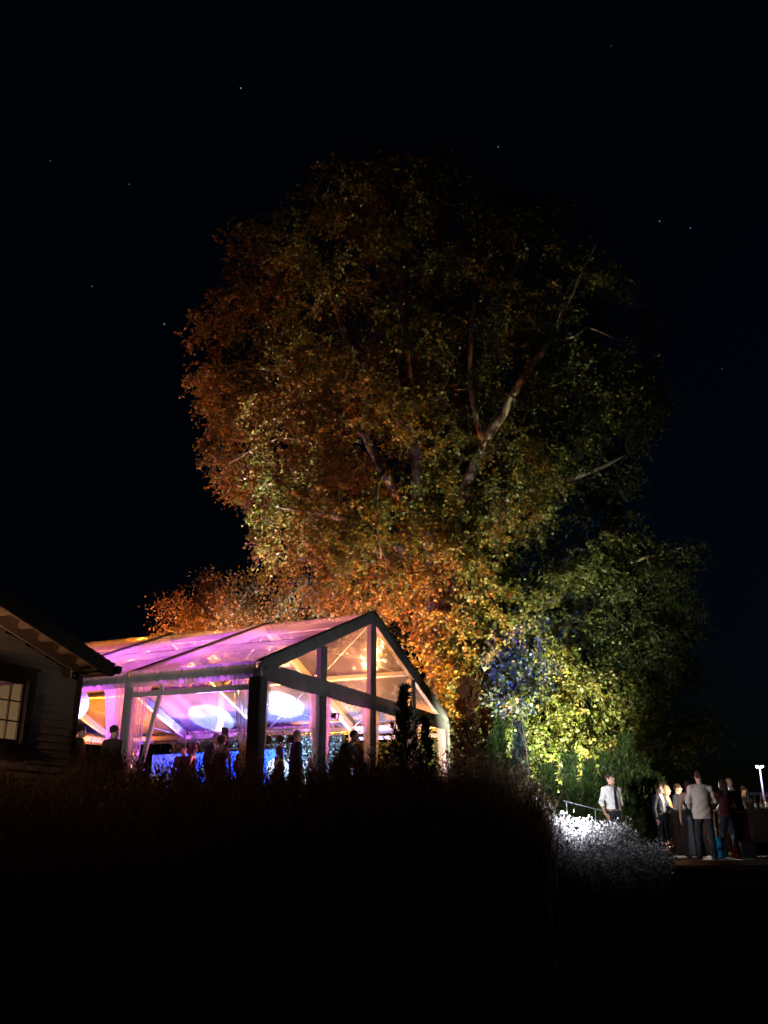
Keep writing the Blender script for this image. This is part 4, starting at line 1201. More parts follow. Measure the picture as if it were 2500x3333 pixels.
ground_spot((-5.2, 36.6, .48), (-4.3, 33.0, 12.4), 'white uplight behind the hedge screens, aimed at the left of the plane tree', (.95, 1, .93), 70000, 17, 'lens_w', .8)
ground_spot((-2.2, 34.0, .48), (-1.6, 32.4, 8.6), 'orange uplight behind the tent, left of the plane tree trunk', ORANGE, 17000, 62, 'lens_o', .7)
ground_spot((1.6, 32.2, .48), (1.7, 32.8, 8.8), 'orange uplight behind the tent corner at the foot of the plane tree', ORANGE, 17000, 62, 'lens_o', .7)
ground_spot((-7.2, 38.2, .48), (-7.8, 41.0, 9.2), 'orange uplight below the small feathery tree', (1, .30, .04), 26000, 70, 'lens_o', .6)
ground_spot((-3.6, 35.4, .48), (-1.0, 33, 20.0), 'orange uplight throwing a narrow beam up the plane tree', ORANGE, 4200, 30, 'lens_o', .9)
ground_spot((3.9, 31.2, .2), (5.4, 31.6, 17.0), 'orange uplight right of the tent corner, aimed up the big right limb', ORANGE, 16000, 18, 'lens_o', .9)
ground_spot((5.3, 29.4, -.6), (4.9, 33.2, 4.6), 'warm white uplight in the grass under the right limbs of the plane tree', (1, .97, .62), 17500, 90, 'lens_w', .7)
# blue beam from the tent into the tree
wp = tw(8.4, -1.0, 0); ta = Vector((5.6, 33.0, 6.4))
o = fixture('floor_lamp', tuple(wp), 'blue floor lamp outside the gable, aimed up at the plane tree', 'stage lamps on the tent floor', aim=tuple(ta), m=M['lens_b'])
d = (ta - wp).normalized()
add_light('lamp_light', 'SPOT', o, tuple(Vector((0, 0, .14)) + d * .13), 22000, (.01, .06, 1), tuple(ta - wp), 26, .5, .03)

# ------------------------------------------------------------------ handrail
hr = empty('handrail', (4.1, 21.35, gz(4.1, 21.35)))
tag(hr, 'sloping pale metal handrail behind the spotlight, running down to the patio', 'handrail')
z0 = hr.location.z
MB().tube([(0, 0, .62 - z0), (.55, 0, .48 - z0), (1.35, -.02, .29 - z0), (1.45, -.02, .26 - z0)], .015, 8).build('rail', mat('galvanised_rail', (.3, .3, .31), .5, .4, metal=.3), hr, True)
for xx, zz in ((.06, .6), (.7, .44), (1.38, .28)):
    MB().tube([(xx, -.01, zz - z0), (xx, -.01, -.5 if xx > 1 else -.2)], .010, 6).build('post', M['steel'], hr)

# ------------------------------------------------------------------ people: smooth bodies from a distance field
class Field:
    def __init__(s, lo, hi, res):
        s.lo = np.array(lo, float); s.res = res
        s.n = (np.ceil((np.array(hi) - s.lo) / res)).astype(int) + 1
        s.F = np.full(s.n, .3, np.float32)
    def _sub(s, lo, hi):
        a = np.clip(np.floor((np.array(lo) - s.lo) / s.res).astype(int), 0, s.n)
        b = np.clip(np.ceil((np.array(hi) - s.lo) / s.res).astype(int) + 1, 0, s.n)
        if np.any(b <= a): return None, None
        sl = tuple(slice(i, j) for i, j in zip(a, b))
        g = np.meshgrid(*[s.lo[k] + s.res * np.arange(a[k], b[k]) for k in range(3)], indexing='ij', sparse=True)
        return sl, g
    def _mix(s, sl, d, k):
        f = s.F[sl]
        h = np.clip(.5 + .5 * (f - d) / k, 0, 1)
        s.F[sl] = f * (1 - h) + d * h - k * h * (1 - h)
    def cone(s, a, b, r1, r2, k=.03):
        a = np.array(a, float); b = np.array(b, float); r = max(r1, r2) + .1
        sl, g = s._sub(np.minimum(a, b) - r, np.maximum(a, b) + r)
        if sl is None: return s
        ba = b - a; L2 = max(1e-9, ba @ ba)
        t = np.clip(((g[0] - a[0]) * ba[0] + (g[1] - a[1]) * ba[1] + (g[2] - a[2]) * ba[2]) / L2, 0, 1)
        d = np.sqrt((g[0] - a[0] - t * ba[0]) ** 2 + (g[1] - a[1] - t * ba[1]) ** 2 + (g[2] - a[2] - t * ba[2]) ** 2) - (r1 + (r2 - r1) * t)
        s._mix(sl, d, k); return s
    def ell(s, c, r, k=.03, sub=False):
        c = np.array(c, float); r = np.array(r, float)
        sl, g = s._sub(c - r - .1, c + r + .1)
        if sl is None: return s
        q = np.sqrt(((g[0] - c[0]) / r[0]) ** 2 + ((g[1] - c[1]) / r[1]) ** 2 + ((g[2] - c[2]) / r[2]) ** 2)
        d = (q - 1) * r.min()
        if sub: s.F[sl] = np.maximum(s.F[sl], -d)
        else: s._mix(sl, d, k)
        return s
    def cut(s, fn):
        g = np.meshgrid(*[s.lo[k] + s.res * np.arange(s.n[k]) for k in range(3)], indexing='ij', sparse=True)
        s.F = np.maximum(s.F, fn(*g).astype(np.float32)); return s
    def mesh(s, name, m, parent):
        F = s.F
        F[0] = F[-1] = .05; F[:, 0] = F[:, -1] = .05; F[:, :, 0] = F[:, :, -1] = .05
        I = F < 0
        n0, n1, n2 = F.shape
        c = [I[i:n0 - 1 + i, j:n1 - 1 + j, k:n2 - 1 + k] for i in (0, 1) for j in (0, 1) for k in (0, 1)]
        sm = sum(x.astype(np.int8) for x in c)
        act = (sm > 0) & (sm < 8)
        idx = np.full(act.shape, -1, int); cells = np.argwhere(act); idx[act] = np.arange(len(cells))
        pos = np.zeros((len(cells), 3)); cnt = np.zeros(len(cells))
        corners = [(i, j, k) for i in (0, 1) for j in (0, 1) for k in (0, 1)]
        val = {q: F[cells[:, 0] + q[0], cells[:, 1] + q[1], cells[:, 2] + q[2]] for q in corners}
        for q in corners:
            for ax in range(3):
                if q[ax] == 0:
                    p = list(q); p[ax] = 1; p = tuple(p)
                    a, b = val[q], val[p]
                    ch = (a < 0) != (b < 0)
                    t = np.where(ch, a / np.where(ch, a - b, 1), 0)
                    pt = np.tile(np.array(q, float), (len(cells), 1)); pt[:, ax] += t
                    pos += pt * ch[:, None]; cnt += ch
        V = s.lo + s.res * (cells + pos / np.maximum(cnt, 1)[:, None])
        quads = []
        for ax in range(3):
            u, v = [k for k in range(3) if k != ax]
            sl0 = [slice(None)] * 3; sl1 = [slice(None)] * 3
            sl0[ax] = slice(0, -1); sl1[ax] = slice(1, None)
            A = I[tuple(sl0)]; B = I[tuple(sl1)]
            E = np.argwhere(A != B)
            ok = (E[:, u] > 0) & (E[:, v] > 0) & (E[:, u] < F.shape[u] - 1) & (E[:, v] < F.shape[v] - 1)
            E = E[ok]
            def cell(du, dv):
                q = E.copy(); q[:, u] += du; q[:, v] += dv
                return idx[q[:, 0], q[:, 1], q[:, 2]]
            Q = np.stack([cell(-1, -1), cell(0, -1), cell(0, 0), cell(-1, 0)], 1)
            fl = A[E[:, 0], E[:, 1], E[:, 2]]
            if ax == 1: fl = ~fl
            Q[~fl] = Q[~fl][:, ::-1]
            quads.append(Q)
        Q = np.concatenate(quads)
        Q = Q[(Q >= 0).all(1)]
        return np_mesh(name, V, Q.ravel(), np.arange(len(Q)) * 4, m, parent, smooth=True)

def person(loc, rz, label, H=1.78, group=None, skin='skin', hair='hair_dark', hairstyle='short', top='shirt', sleeves='long', hem=.93, tucked=True,
           legs='trouser', dress=None, tie=None, vest=None, jacket=None, belt=None, larm=None, rarm=None, lean=(0, 0), headturn=0, headtilt=0, stance=.10, step=0, fine=True, bow=False, fat=1.0, res=None):
    """one figure facing -Y in its own frame, 1.78 m tall before scaling; larm/rarm = (elbow, wrist, hand tip)"""
    o = empty('person', loc, rz); o.scale = (H / 1.78,) * 3
    tag(o, label, 'person', group)
    res = res or (.0105 if fine else .017)
    def ln(p):
        p = np.array(p, float); k = max(0, p[2] - .95); p[0] += lean[0] * k; p[1] += lean[1] * k; return p
    LO, HI = (-.62, -.62, -.02), (.62, .45, 1.84)
    hipL, hipR = (.088, 0, .92), (-.088, 0, .92)
    kn = [(stance, -.03 - step, .50), (-stance, -.03 + step, .50)]
    an = [(stance * 1.15, .02 - step * 1.4, .09), (-stance * 1.15, .02 + step * 1.4, .09)]
    to = [(stance * 1.35, -.15 - step * 1.4, .035), (-stance * 1.35, -.15 + step * 1.4, .035)]
    sh = [ln((.178 * fat, .01, 1.43)), ln((-.178 * fat, .01, 1.43))]
    larm = larm or ((.245, .04, 1.15), (.255, -.05, .90), (.25, -.09, .74))
    rarm = rarm or ((-.245, .04, 1.15), (-.255, -.05, .90), (-.25, -.09, .74))
    arms = [[ln(p) for p in larm], [ln(p) for p in rarm]]
    hc = ln((0, -.02, 1.655)); ct, st_ = math.cos(headturn), math.sin(headturn)
    def hd(x, y, z):
        # point in head space (face towards -y), turned and tilted
        y2 = y * math.cos(headtilt) - z * math.sin(headtilt); z2 = y * math.sin(headtilt) + z * math.cos(headtilt)
        return hc + np.array([x * ct - y2 * st_, x * st_ + y2 * ct, z2])
    # ---- body
    f = Field(LO, HI, res)
    f.ell(ln((0, 0, 1.29)), (.165 * fat, .108 * fat, .23)); f.ell(ln((0, 0, 1.07)), (.145 * fat, .102 * fat, .18)); f.ell((0, .01, .95), (.160 * fat, .115 * fat, .13))
    for i in range(2):
        f.cone(sh[i], ln((0, .01, 1.49)), .052, .05); f.cone(sh[i], arms[i][0], .052, .041); f.cone(arms[i][0], arms[i][1], .040, .027)
        f.cone((hipL, hipR)[i], kn[i], .088, .056); f.cone(kn[i], an[i], .055, .036); f.cone(an[i], to[i], .036, .030)
        # palm and five fingers
        w = arms[i][1]; tp = arms[i][2]; d = tp - w; L_ = np.linalg.norm(d); d = d / L_
        sdv = np.cross(d, np.array([1., 0, 0]) * (1 if i == 0 else -1)); sdv = sdv / (np.linalg.norm(sdv) + 1e-9)     # across the palm (front-back)
        nv = np.cross(d, sdv)
        pal = w + d * .085
        f.cone(w, pal, .026, .024, .02)
        for q, (o_, ll) in enumerate(((-.030, .074), (-.010, .086), (.011, .080), (.030, .062))):
            k0 = pal + sdv * o_; k1 = k0 + d * ll * .5; k2 = k1 + d * ll * .45 + nv * (.022 if i == 0 else -.022)
            f.cone(w + d * .04 + sdv * o_ * .7, k0, .014, .0125, .012); f.cone(k0, k1, .0115, .0105, .004); f.cone(k1, k2, .0105, .009, .004)
        th0 = w + d * .025 - sdv * .022; th1 = w + d * .07 - sdv * .055; th2 = w + d * .108 - sdv * .055
        f.cone(th0, th1, .014, .012, .008); f.cone(th1, th2, .012, .010, .004)
    f.cone(ln((0, .015, 1.47)), hd(0, .02, -.06), .058, .052)
    f.ell(hd(0, .012, .03), (.076, .094, .098), .02); f.ell(hd(0, -.02, -.05), (.062, .070, .072), .03); f.cone(hd(0, -.065, -.088), hd(0, -.05, -.075), .026, .03, .02)
    f.cone(hd(0, -.088, .012), hd(0, -.108, -.022), .011, .015, .012)
    for s in (-1, 1):
        f.cone(hd(s * .078, .018, .018), hd(s * .075, .012, -.025), .016, .011, .008)
        f.ell(hd(s * .031, -.098, .018), (.018, .014, .012), sub=True)
    f.mesh('body', M[skin], o)
    # ---- face details
    if fine:
        b = MB()
        for s in (-1, 1):
            c = hd(s * .031, -.083, .018)
            b.lathe([(.002, -.008), (.009, -.004), (.011, 0), (.009, .004), (.002, .008)], 8, tuple(c))
        b.build('eyes', M['eye'], o, True)
        b = MB()
        for s in (-1, 1): b.tube([hd(s * .013, -.096, .036), hd(s * .032, -.096, .042), hd(s * .05, -.082, .036)], [.005, .006, .003], 6)
        b.build('eyebrows', M[hair if hair != 'hair_blonde' else 'hair_brown'], o)
        MB().tube([hd(-.024, -.079, -.062), hd(0, -.091, -.058), hd(.024, -.079, -.062)], [.003, .0075, .003], 6).build('lips', M['lip'], o, True)
    # ---- hair
    if hairstyle:
        f = Field(hc - .3, hc + .3, res * .9)
        f.ell(hd(0, .022, .045), (.088, .102, .100), .01)
        if hairstyle == 'long':
            f.cone(hd(0, .06, .0), hd(0, .085, -.20), .085, .075, .04); f.cone(hd(.06, .03, 0), hd(.075, .02, -.18), .035, .03, .03); f.cone(hd(-.06, .03, 0), hd(-.075, .02, -.18), .035, .03, .03)
        elif hairstyle == 'bun':
            f.ell(hd(0, .11, .06), (.05, .05, .05), .02)
        elif hairstyle == 'puffy':
            f.ell(hd(0, .03, .05), (.125, .12, .125), .03)
        f.ell(hd(0, -.10, -.045), (.085, .095, .115), sub=True)
        if hairstyle in ('short', 'bun'): f.ell(hd(0, .02, -.115), (.16, .16, .105), sub=True)
        # tousle
        g = np.meshgrid(*[f.lo[k] + f.res * np.arange(f.n[k]) for k in range(3)], indexing='ij', sparse=True)
        f.F = f.F + (.004 * np.sin(g[0] * 120 + g[2] * 60) * np.sin(g[2] * 95 + g[1] * 110)).astype(np.float32)
        f.mesh('hair', M[hair], o)
    # ---- clothes
    def torso(f, e, zhem, ln_=True):
        f.ell(ln((0, 0, 1.29)), (.165 * fat + e, .108 * fat + e, .235 + e)); f.ell(ln((0, 0, 1.07)), (.150 * fat + e, .106 * fat + e, .20)); f.ell((0, .008, .95), (.165 * fat + e, .118 * fat + e, .16))
        if zhem < .9: f.ell((0, .006, .92), (.178 * fat + e, .128 * fat + e, .34), .05)
        for i in range(2): f.cone(sh[i], ln((0, .012, 1.475)), .056 + e, .056 + e)
        zc = ln((0, 0, 1.51))[2]
        f.cut(lambda x, y, z: np.maximum(zhem - z, z - 1.515) + 0 * x + 0 * y)
    def sleeve_(f, e, frac):
        for i in range(2):
            f.cone(sh[i], arms[i][0], .058 + e, .050 + e)
            if frac > 0:
                w = arms[i][0] + (arms[i][1] - arms[i][0]) * frac
                f.cone(arms[i][0], w, .050 + e, .038 + e)
    rib = lambda f, a=.004, s_=38: f.__setattr__('F', f.F + (a * np.sin(np.meshgrid(*[f.lo[k] + f.res * np.arange(f.n[k]) for k in range(3)], indexing='ij', sparse=True)[2] * s_ + np.meshgrid(*[f.lo[k] + f.res * np.arange(f.n[k]) for k in range(3)], indexing='ij', sparse=True)[0] * 25) * np.sin(np.meshgrid(*[f.lo[k] + f.res * np.arange(f.n[k]) for k in range(3)], indexing='ij', sparse=True)[1] * 21 + 1)).astype(np.float32))
    if top:
        f = Field(LO, HI, res); torso(f, .012, hem); sleeve_(f, .008, {'long': .95, 'rolled': .30, 'short': 0, 'none': 0}[sleeves]) if sleeves != 'none' else None
        rib(f, .006)
        f.mesh('shirt', M[top], o)
    if vest:
        f = Field(LO, HI, res); torso(f, .026, .99)
        f.cut(lambda x, y, z: np.maximum(z - 1.485, np.abs(x) - .185 * fat) + 0 * y)
        f.mesh('vest', M[vest], o)
    if jacket:
        f = Field(LO, HI, res); torso(f, .030, .84); sleeve_(f, .016, .92)
        f.cone((0, 0, 1.0), (0, 0, .86), .10, .10)
        # open front: a V of shirt
        f.cut(lambda x, y, z: -np.maximum(np.abs(x - lean[0] * np.maximum(0, z - .95)) - np.clip((z - 1.05) * .20, .012, .085), (y - lean[1] * np.maximum(0, z - .95)) + .03) )
        rib(f, .004)
        f.mesh('jacket', M[jacket], o)
    if dress:
        f = Field(LO, HI, res)
        f.ell(ln((0, 0, 1.27)), (.172, .122, .17)); f.ell(ln((0, 0, 1.08)), (.142, .112, .16)); f.ell((0, .01, .93), (.18, .135, .15), .06)
        f.cone((0, .01, .90), (0, .03, .05), .17, .25, .08)
        f.cut(lambda x, y, z: np.maximum(.03 - z, z - 1.40) + 0 * x + 0 * y)
        g = np.meshgrid(*[f.lo[k] + f.res * np.arange(f.n[k]) for k in range(3)], indexing='ij', sparse=True)
        f.F = f.F + (.012 * np.clip(1 - g[2], 0, 1) * np.sin(np.arctan2(g[1], g[0] + 1e-6) * 11)).astype(np.float32)
        f.mesh('dress', M[dress], o)
    elif legs:
        f = Field(LO, HI, res)
        f.ell((0, .01, .95), (.168 * fat, .122 * fat, .13))
        for i in range(2):
            f.cone((hipL, hipR)[i], kn[i], .100 * (fat * .5 + .5), .074); f.cone(kn[i], (an[i][0], an[i][1] + .005, .07), .073, .062)
        f.cut(lambda x, y, z: np.maximum(.045 - z, z - 1.02) + 0 * x + 0 * y)
        rib(f, .006, 30)
        f.mesh('trousers', M[legs], o)
    f = Field((-.4, -.5, -.03), (.4, .4, .2), res)
    for i in range(2):
        f.cone((an[i][0], an[i][1] + .03, .045), to[i], .046, .040, .03)
    f.cut(lambda x, y, z: -z + .002 + 0 * x + 0 * y)
    f.mesh('shoes', M['shoe'], o)
    def front(z, e=.03):
        q = ln((0, 0, z)); return q + np.array([0, -(.108 * fat + e) * math.sqrt(max(.05, 1 - ((z - 1.29) / .30) ** 2)) if z > 1.2 else -(.112 * fat + e), 0])
    if tie:
        b = MB(); P = []
        for z, w_ in ((1.495, .018), (1.46, .024), (1.40, .026), (1.25, .036), (1.10, .042), (1.02, .044), (.985, .003)):
            c = front(z, .020 if z < 1.45 else .0); c[1] = min(c[1], -.085)
            P.append([(c[0] - w_, c[1], z), (c[0], c[1] - .012, z), (c[0] + w_, c[1], z)])
        b.grid(P); b.build('tie', M[tie], o, True)
    if bow:
        c = front(1.485, 0); y = min(c[1], -.09) - .01
        b = MB()
        for s in (-1, 1): b.poly([(c[0], y, 1.49), (c[0] + s * .055, y, 1.515), (c[0] + s * .055, y, 1.465)] if s > 0 else [(c[0], y, 1.49), (c[0] + s * .055, y, 1.465), (c[0] + s * .055, y, 1.515)])
        b.box((c[0] - .012, y - .012, 1.476), (c[0] + .012, y + .004, 1.504))
        b.build('bow_tie', M['black'], o)
    if top and fine:
        f = Field(ln((0, 0, 1.50)) - .14, ln((0, 0, 1.50)) + .14, res * .8)
        f.cone(ln((0, .015, 1.475)), ln((0, .01, 1.52)), .068, .063, .01)
        f.cut(lambda x, y, z: (1.47 - z) + 0 * x + 0 * y)
        f.mesh('collar', M[top], o)
    if belt:
        b = MB(); P = []
        for i in range(25):
            t = 2 * math.pi * i / 24
            P.append([(.182 * fat * math.cos(t), .01 + .134 * fat * math.sin(t), .975), (.184 * fat * math.cos(t), .01 + .136 * fat * math.sin(t), 1.01)])
        b.grid(P); b.build('belt', M[belt], o, True)
        MB().box((-.025, -.140 * fat, .972), (.025, -.122 * fat, 1.013)).build('buckle', M['steel'], o)
    return o

Z = PZ
# --- out on the patio
person((5.12, 20.9, Z), R(22), 'man in white shirt and dark tie standing beside the handrail', 1.77, skin='skintan', hair='hair_dark', top='shirt', sleeves='rolled', hem=1.0, tie='tie', belt='leather',
       rarm=((-.27, .05, 1.16), (-.27, -.05, .92), (-.20, -.12, .78)), larm=((.25, .06, 1.15), (.20, .10, .92), (.17, .11, .78)), lean=(.02, .10), headturn=R(12), headtilt=R(-14))
person((6.80, 23.1, Z), R(38), 'man in dark suit and tie leaning one arm on the bar', 1.64, hair='hair_brown', top='shirt', jacket='suit', tie='tie',
       larm=((.26, -.10, 1.16), (.16, -.34, 1.08), (.04, -.42, 1.07)), rarm=((-.27, .02, 1.14), (-.27, -.05, .90), (-.25, -.10, .75)), lean=(.10, .05), headturn=R(18), headtilt=R(-6))
person((7.22, 23.85, Z), R(60), 'blonde woman in an orange dress at the bar', 1.64, hair='hair_blonde', hairstyle='long', top=None, legs=None, dress='orange_dress', headturn=R(20),
       larm=((.22, -.06, 1.15), (.16, -.24, 1.08), (.10, -.34, 1.06)))
person((7.36, 24.65, Z), R(75), 'dark haired man in profile behind the blonde woman', 1.77, hair='hair_brown', top='shirt', jacket='suit')
person((7.62, 24.2, Z), R(52), 'man in black dinner jacket and bow tie at the bar', 1.70, hair='hair_brown', top='shirt', jacket='suit', bow=True, headturn=R(16),
       larm=((.25, -.08, 1.15), (.14, -.28, 1.08), (.08, -.38, 1.06)))
person((6.90, 21.1, Z), R(165), 'woman in a long dark gown with her back turned at the bar', 1.62, hair='hair_dark', hairstyle='long', skin='skintan', top=None, legs=None, dress='teal_dress')
person((6.79, 20.0, Z), R(170), 'man in untucked pale shirt seen from behind at the bar', 1.76, skin='skintan', hair='hair_dark', top='warm_dim_shirt', hem=.80, sleeves='long', fat=1.12,
       larm=((.28, -.02, 1.16), (.22, -.24, 1.04), (.12, -.33, 1.06)), rarm=((-.28, -.02, 1.16), (-.22, -.24, 1.04), (-.12, -.33, 1.06)), stance=.13)
person((7.74, 21.25, Z), R(200), 'dark clothed woman in maroon reaching across between the two bar counters', 1.66, skin='skintan', hair='hair_dark', hairstyle='long', top='maroon', legs='trouser', step=.06,
       larm=((.28, -.14, 1.24), (.30, -.36, 1.22), (.28, -.50, 1.22)))
person((8.22, 21.75, Z), R(215), 'bald man in white shirt and charcoal vest bending over the bar', 1.72, hair='hair_grey', hairstyle=None, top='shirt', vest='vest', lean=(0, -.22), fat=1.15, hem=.98,
       larm=((.28, -.16, 1.18), (.20, -.40, 1.08), (.14, -.48, 1.0)), rarm=((-.28, -.16, 1.18), (-.22, -.40, 1.08), (-.14, -.48, 1.0)), stance=.14)
person((8.84, 23.0, Z), R(20), 'bartender in white shirt behind the bottles', 1.60, hair='hair_dark', top='shirt', lean=(0, -.12))

# --- guests in the tent: four kinds of figure, copied
gA = person((0, 0, 0), 0, 'x', 1.78, fine=False, top='brown_cloth', hair='hair_dark', jacket=None)
gB = person((0, 0, 0), 0, 'x', 1.68, fine=False, top=None, legs=None, dress='purple_cloth', hair='hair_brown', hairstyle='puffy')
gC = person((0, 0, 0), 0, 'x', 1.80, fine=False, top='shirt', jacket='suit', hair='hair_grey')
gD = person((0, 0, 0), 0, 'x', 1.66, fine=False, top=None, legs=None, dress='maroon', hair='hair_brown', hairstyle='long')
gE = person((0, 0, 0), 0, 'x', 1.80, fine=False, top='suit', jacket='suit', hair='hair_brown', lean=(0, -.55),
            larm=((.26, -.25, 1.2), (.2, -.5, 1.0), (.15, -.5, .85)), rarm=((-.26, -.25, 1.2), (-.2, -.5, 1.0), (-.15, -.5, .85)))
FL = TL[2]
GUESTS = [
 # proto, x, y, base z, turn, scale, label
 (gA, -5.60, 18.9, None, 150, 1.02, 'dark guest silhouetted outside the tent beside the second leg'),
 (gA, -6.42, 19.3, None, 120, 1.0, 'dark guest silhouetted just right of the house corner'),
 (gC, -4.15, 22.6, FL, 40, .93, 'grey haired guest in a suit facing in, left of the puffy haired woman'),
 (gB, -3.90, 22.0, FL, 170, 1.0, 'woman with big puffy hair silhouetted against the blue backdrop'),
 (gD, -4.95, 23.8, FL, 90, .95, 'woman in red with long hair dancing behind the grey haired guest'),
 (gD, -3.30, 22.2, FL, 200, .96, 'woman in red with long hair by the speaker column'),
 (gA, -3.62, 23.6, FL, 60, .93, 'guest in brown top beyond the speaker column'),
 (gD, -2.62, 22.9, FL, 250, .92, 'woman in red with long hair just right of the corner leg of the tent'),
 (gC, -2.36, 24.4, FL, 300, .94, 'grey haired guest behind the light stand'),
 (gC, -2.06, 21.6, FL, 110, .98, 'grey haired man in a dark suit, right of the light stand'),
 (gE, -1.00, 20.4, FL - .18, 60, 1.0, 'man in dark suit bending forward before the second gable leg'),
 (gB, -1.75, 23.8, FL, 20, .93, 'woman with big puffy hair before the hedge screen'),
 (gA, -5.5, 25.2, FL, 10, .96, 'guest in brown top far back on the dance floor near the pink lamp'),
 (gC, -6.9, 25.6, FL, 320, .95, 'grey haired guest in a suit under the mirror ball'),
]
used = set()
for (pr_, x, y, z, tn, sc, lab) in GUESTS:
    o = pr_ if pr_.name not in used else copy_tree(pr_)
    used.add(pr_.name)
    o.location = (x, y, gz(x, y) if z is None else z); o.rotation_euler = (0, 0, R(tn))
    o.scale = tuple(v * sc for v in pr_.scale) if o is not pr_ else o.scale
    tag(o, lab, 'person', 'guests in and by the tent')

# ------------------------------------------------------------------ bar
def counter(x0, x1, y0, y1, lab, h=1.03, planks=6):
    o = empty('bar_counter', ((x0 + x1) / 2, y0, PZ)); tag(o, lab, 'bar counter', 'bar counters on the patio')
    w = (x1 - x0) / 2; d = y1 - y0
    MB().box((-w, .0, h - .045), (w, d, h)).build('counter_top', M['darkwood'], o)
    n = planks
    for i in range(n):
        a = -w + .04 + (2 * w - .08) * i / n
        MB().box((a + .004, .06, .02), (a + (2 * w - .08) / n - .004, .085 + .004 * (i % 2), h - .05)).build('front_plank', M['darkwood'], o)
    for s in (-1, 1):
        MB().box((min(s * (w - .02), s * (w - .05)), .09, .0), (max(s * (w - .02), s * (w - .05)), d - .02, h - .05)).build('side_panel', M['darkwood'], o)
    MB().box((-w + .06, .1, .45), (w - .06, d - .04, .475)).build('shelf', M['darkwood'], o)
    return o
counter(6.98, 8.0, 22.75, 23.35, 'dark wooden bar counter where the man in the suit leans', planks=8)
counter(8.27, 9.9, 21.4, 22.0, 'dark wooden bar counter crowded with bottles', planks=12)
# pale back shelf between them
o = empty('drinks_shelf', (7.98, 22.2, PZ)); tag(o, 'small pale topped drinks shelf between the two bar counters', 'shelf')
MB().box((-.22, -.18, .98), (.22, .18, 1.02)).build('top_board', M['paleboard'], o)
MB().box((-.2, -.16, .50), (.2, .16, .53)).build('middle_board', M['paleboard'], o)
for sx in (-1, 1):
    for sy in (-1, 1): MB().box((sx * .20 - .02, sy * .15 - .02, 0), (sx * .20 + .02, sy * .15 + .02, .98)).build('leg', M['darkwood'], o)
MB().box((-.2, .14, .1), (.2, .16, .95)).build('back_panel', mat('tan_panel', (.30, .22, .13), .6, .2), o)
o = empty('wooden_crate', (7.93, 22.08, PZ + .53)); tag(o, 'small tan wooden box on the drinks shelf', 'box')
for (lo, hi) in (((-.13, -.07, 0), (.13, -.055, .12)), ((-.13, .055, 0), (.13, .07, .12)), ((-.13, -.054, 0), (-.115, .054, .12)), ((.115, -.054, 0), (.13, .054, .12)), ((-.114, -.054, 0), (.114, .054, .012))):
    MB().box(lo, hi).build('board', M['wood'], o)
# bottles
def bottle(loc, r_, h, glass, cap, lab, grp='bottles on the bar counter'):
    o = empty('bottle', loc); tag(o, lab, 'bottle', grp)
    MB().lathe([(r_ * .9, 0), (r_, .01), (r_, h * .56), (r_ * .75, h * .66), (r_ * .36, h * .75), (r_ * .33, h * .93)], 14).build('glass', M[glass], o, True)
    MB().lathe([(r_ * .40, h * .90), (r_ * .42, h), (r_ * .2, h * 1.005)], 10).build('cap', M[cap], o, True)
    MB().lathe([(r_ * 1.012, h * .15), (r_ * 1.02, h * .16), (r_ * 1.02, h * .44), (r_ * 1.012, h * .45)], 14).build('label_paper', M['b_label'], o, True)
BT = PZ + 1.03
BL = [(8.38, 21.55, .042, .40, 'b_clear', 'b_cap_white', 'tall clear bottle with white cap at the end of the bar'), (8.47, 21.62, .040, .36, 'b_clear', 'b_cap_gold', 'clear bottle with gold cap beside the white capped one'),
      (8.55, 21.52, .036, .29, 'b_clear', 'b_cap_red', 'short clear bottle with red cap'), (8.60, 21.7, .038, .33, 'b_dark', 'b_cap_blue', 'dark bottle with blue cap'),
      (8.68, 21.55, .042, .26, 'b_amber', 'b_cap_white', 'squat amber bottle with white cap'), (8.76, 21.65, .04, .33, 'b_clear', 'b_cap_white', 'clear bottle with white cap between the amber ones'),
      (8.82, 21.52, .042, .28, 'b_amber', 'b_cap_red', 'amber bottle with red cap'), (8.90, 21.62, .044, .31, 'b_dark', 'b_cap_gold', 'dark green bottle with gold cap'),
      (8.98, 21.55, .040, .30, 'b_amber', 'b_cap_gold', 'amber bottle with gold cap'), (9.06, 21.62, .042, .35, 'b_dark', 'b_cap_red', 'tall dark bottle with red cap at the frame side of the bar')]
for (x, y, r_, h, g_, c_, lab) in BL: bottle((x, y, BT), r_, h, g_, c_, lab)
bottle((7.86, 22.06, PZ + .65), .035, .30, 'b_clear', 'b_cap_white', 'clear bottle standing in the small wooden box')
bottle((7.97, 22.1, PZ + .54), .035, .33, 'b_clear', 'b_cap_white', 'white capped bottle inside the wooden box on the drinks shelf')
# blue bucket, red canister, white tub
o = empty('ice_bucket', (7.23, 20.62, PZ)); tag(o, 'tall bright blue plastic bucket with wire handle on the patio', 'bucket')
MB().lathe([(.135, 0), (.14, .01), (.155, .36), (.17, .37), (.172, .42), (.16, .42), (.15, .36), (.13, .03)], 20).build('bucket_wall', M['bluebin'], o, True)
MB().lathe([(.150, .28), (.156, .285), (.156, .30), (.152, .305)], 20).build('rib', M['bluebin'], o, True)
MB().tube([(-.165, 0, .40), (-.13, 0, .52), (0, 0, .60), (.13, 0, .52), (.165, 0, .40)], .006, 6).build('handle', M['steel'], o, True)
MB().box((-.05, -.158, .15), (.05, -.143, .22)).build('sticker', M['binlabel'], o)
o = empty('fire_extinguisher', (7.66, 20.75, PZ)); tag(o, 'red canister with grey top behind the blue bucket', 'canister')
MB().lathe([(.055, 0), (.062, .01), (.062, .22), (.05, .24)], 16).build('red_can', M['red_plastic'], o, True)
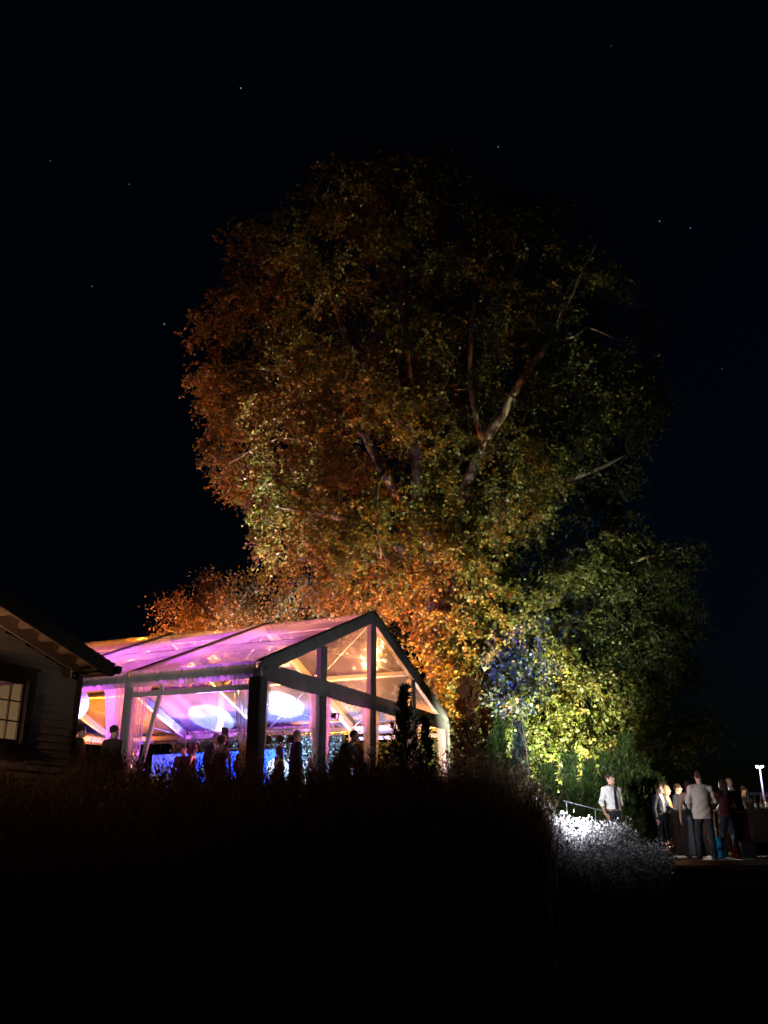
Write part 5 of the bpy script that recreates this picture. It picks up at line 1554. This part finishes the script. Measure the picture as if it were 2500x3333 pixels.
MB().lathe([(.045, .24), (.048, .25), (.048, .46), (.02, .48)], 14).build('grey_cylinder', M['steel'], o, True)
MB().tube([(0, 0, .47), (.04, 0, .56)], .007, 6).build('lever', M['steel'], o)
o = empty('cooler_box', (8.12, 21.25, PZ)); tag(o, 'white cooler box with grey lid on the patio beside the bottle counter', 'cooler')
MB().box((-.16, -.12, 0), (.16, .12, .27)).build('cooler_body', M['white_plastic'], o)
MB().box((-.17, -.13, .271), (.17, .13, .33)).build('cooler_lid', mat('grey_lid', (.28, .32, .35), .5, .3), o)
MB().tube([(-.16, -.05, .18), (-.19, -.05, .21), (-.19, .05, .21), (-.16, .05, .18)], .008, 5).build('handle', M['steel'], o)
# work lamp on the first counter lights the faces
o = empty('bar_lamp', (7.86, 22.95, PZ + 1.03)); tag(o, 'small bright work lamp standing on the bar counter behind the guests', 'lamp')
MB().lathe([(.06, 0), (.06, .02), (.012, .03), (.012, .36)], 12).build('stand', M['black'], o)
MB().lathe([(.02, .36), (.055, .38), (.06, .44), (.02, .47)], 12).build('bulb', emit_mat('work_lamp_glow', (1, .86, .7), 12), o, True)
add_light('lamp_light', 'POINT', o, (-.07, -.02, .42), 300, (1, .86, .72), radius=.05)
# low amber path light in the plants
o = empty('path_light', (5.6, 18.95, gz(5.6, 18.95))); tag(o, 'low amber path light hidden at the edge of the bank plants', 'lamp')
MB().lathe([(.02, -.05), (.02, .30), (.06, .31), (.07, .36), (.02, .39)], 12).build('post', M['black'], o)
MB().lathe([(.035, .315), (.05, .33), (.035, .352)], 12).build('lens', emit_mat('path_lens', (1, .42, .15), .7), o)
add_light('lamp_light', 'POINT', o, (.1, .0, .34), 7, (1, .42, .18), radius=.04)

# ------------------------------------------------------------------ far right: lamp post and guard rail
o = empty('lamp_post', (24.4, 60, -2.3)); tag(o, 'tall twin headed lamp post shining far off beyond the bar', 'lamp post')
MB().tube([(0, 0, 0), (0, 0, 6.2)], [.07, .05], 10).build('pole', mat('purplelit_galvanised_pole', (.5, .46, .56), .45, .4, metal=.2), o, True)  # purple light of the lamp heads tinted into the pole colour
MB().beam((-.16, 0, 6.2), (.16, 0, 6.2), .05, .05).build('cross_arm', M['steel'], o)
for s in (-1, 1):
    hd_ = MB().box((s * .17 - .07, -.1, 6.19), (s * .17 + .07, .1, 6.24)).build('lamp_head', M['steel'], o)
    MB().lathe([(.005, -.10), (.05, -.08), (.075, 0), (.06, .01)], 14).build('lamp_lens', emit_mat('street_lamp_glow', (.85, .92, 1), 60), hd_, True).location = (s * .17, 0, 6.18)
add_light('lamp_light', 'POINT', o, (0, -.6, 5.8), 160, (.72, .66, 1), radius=.15)
o = empty('guard_rail', (27, 66, -1.6)); tag(o, 'faint pale guard rail far off behind the bottles', 'guard rail')
MB().box((-5, 0, 3.9), (5, .1, 4.1)).build('rail', M['steel'], o)
for k in range(5): MB().box((-4.8 + k * 2.4, .1, 0), (-4.7 + k * 2.4, .2, 3.9)).build('post', M['steel'], o)
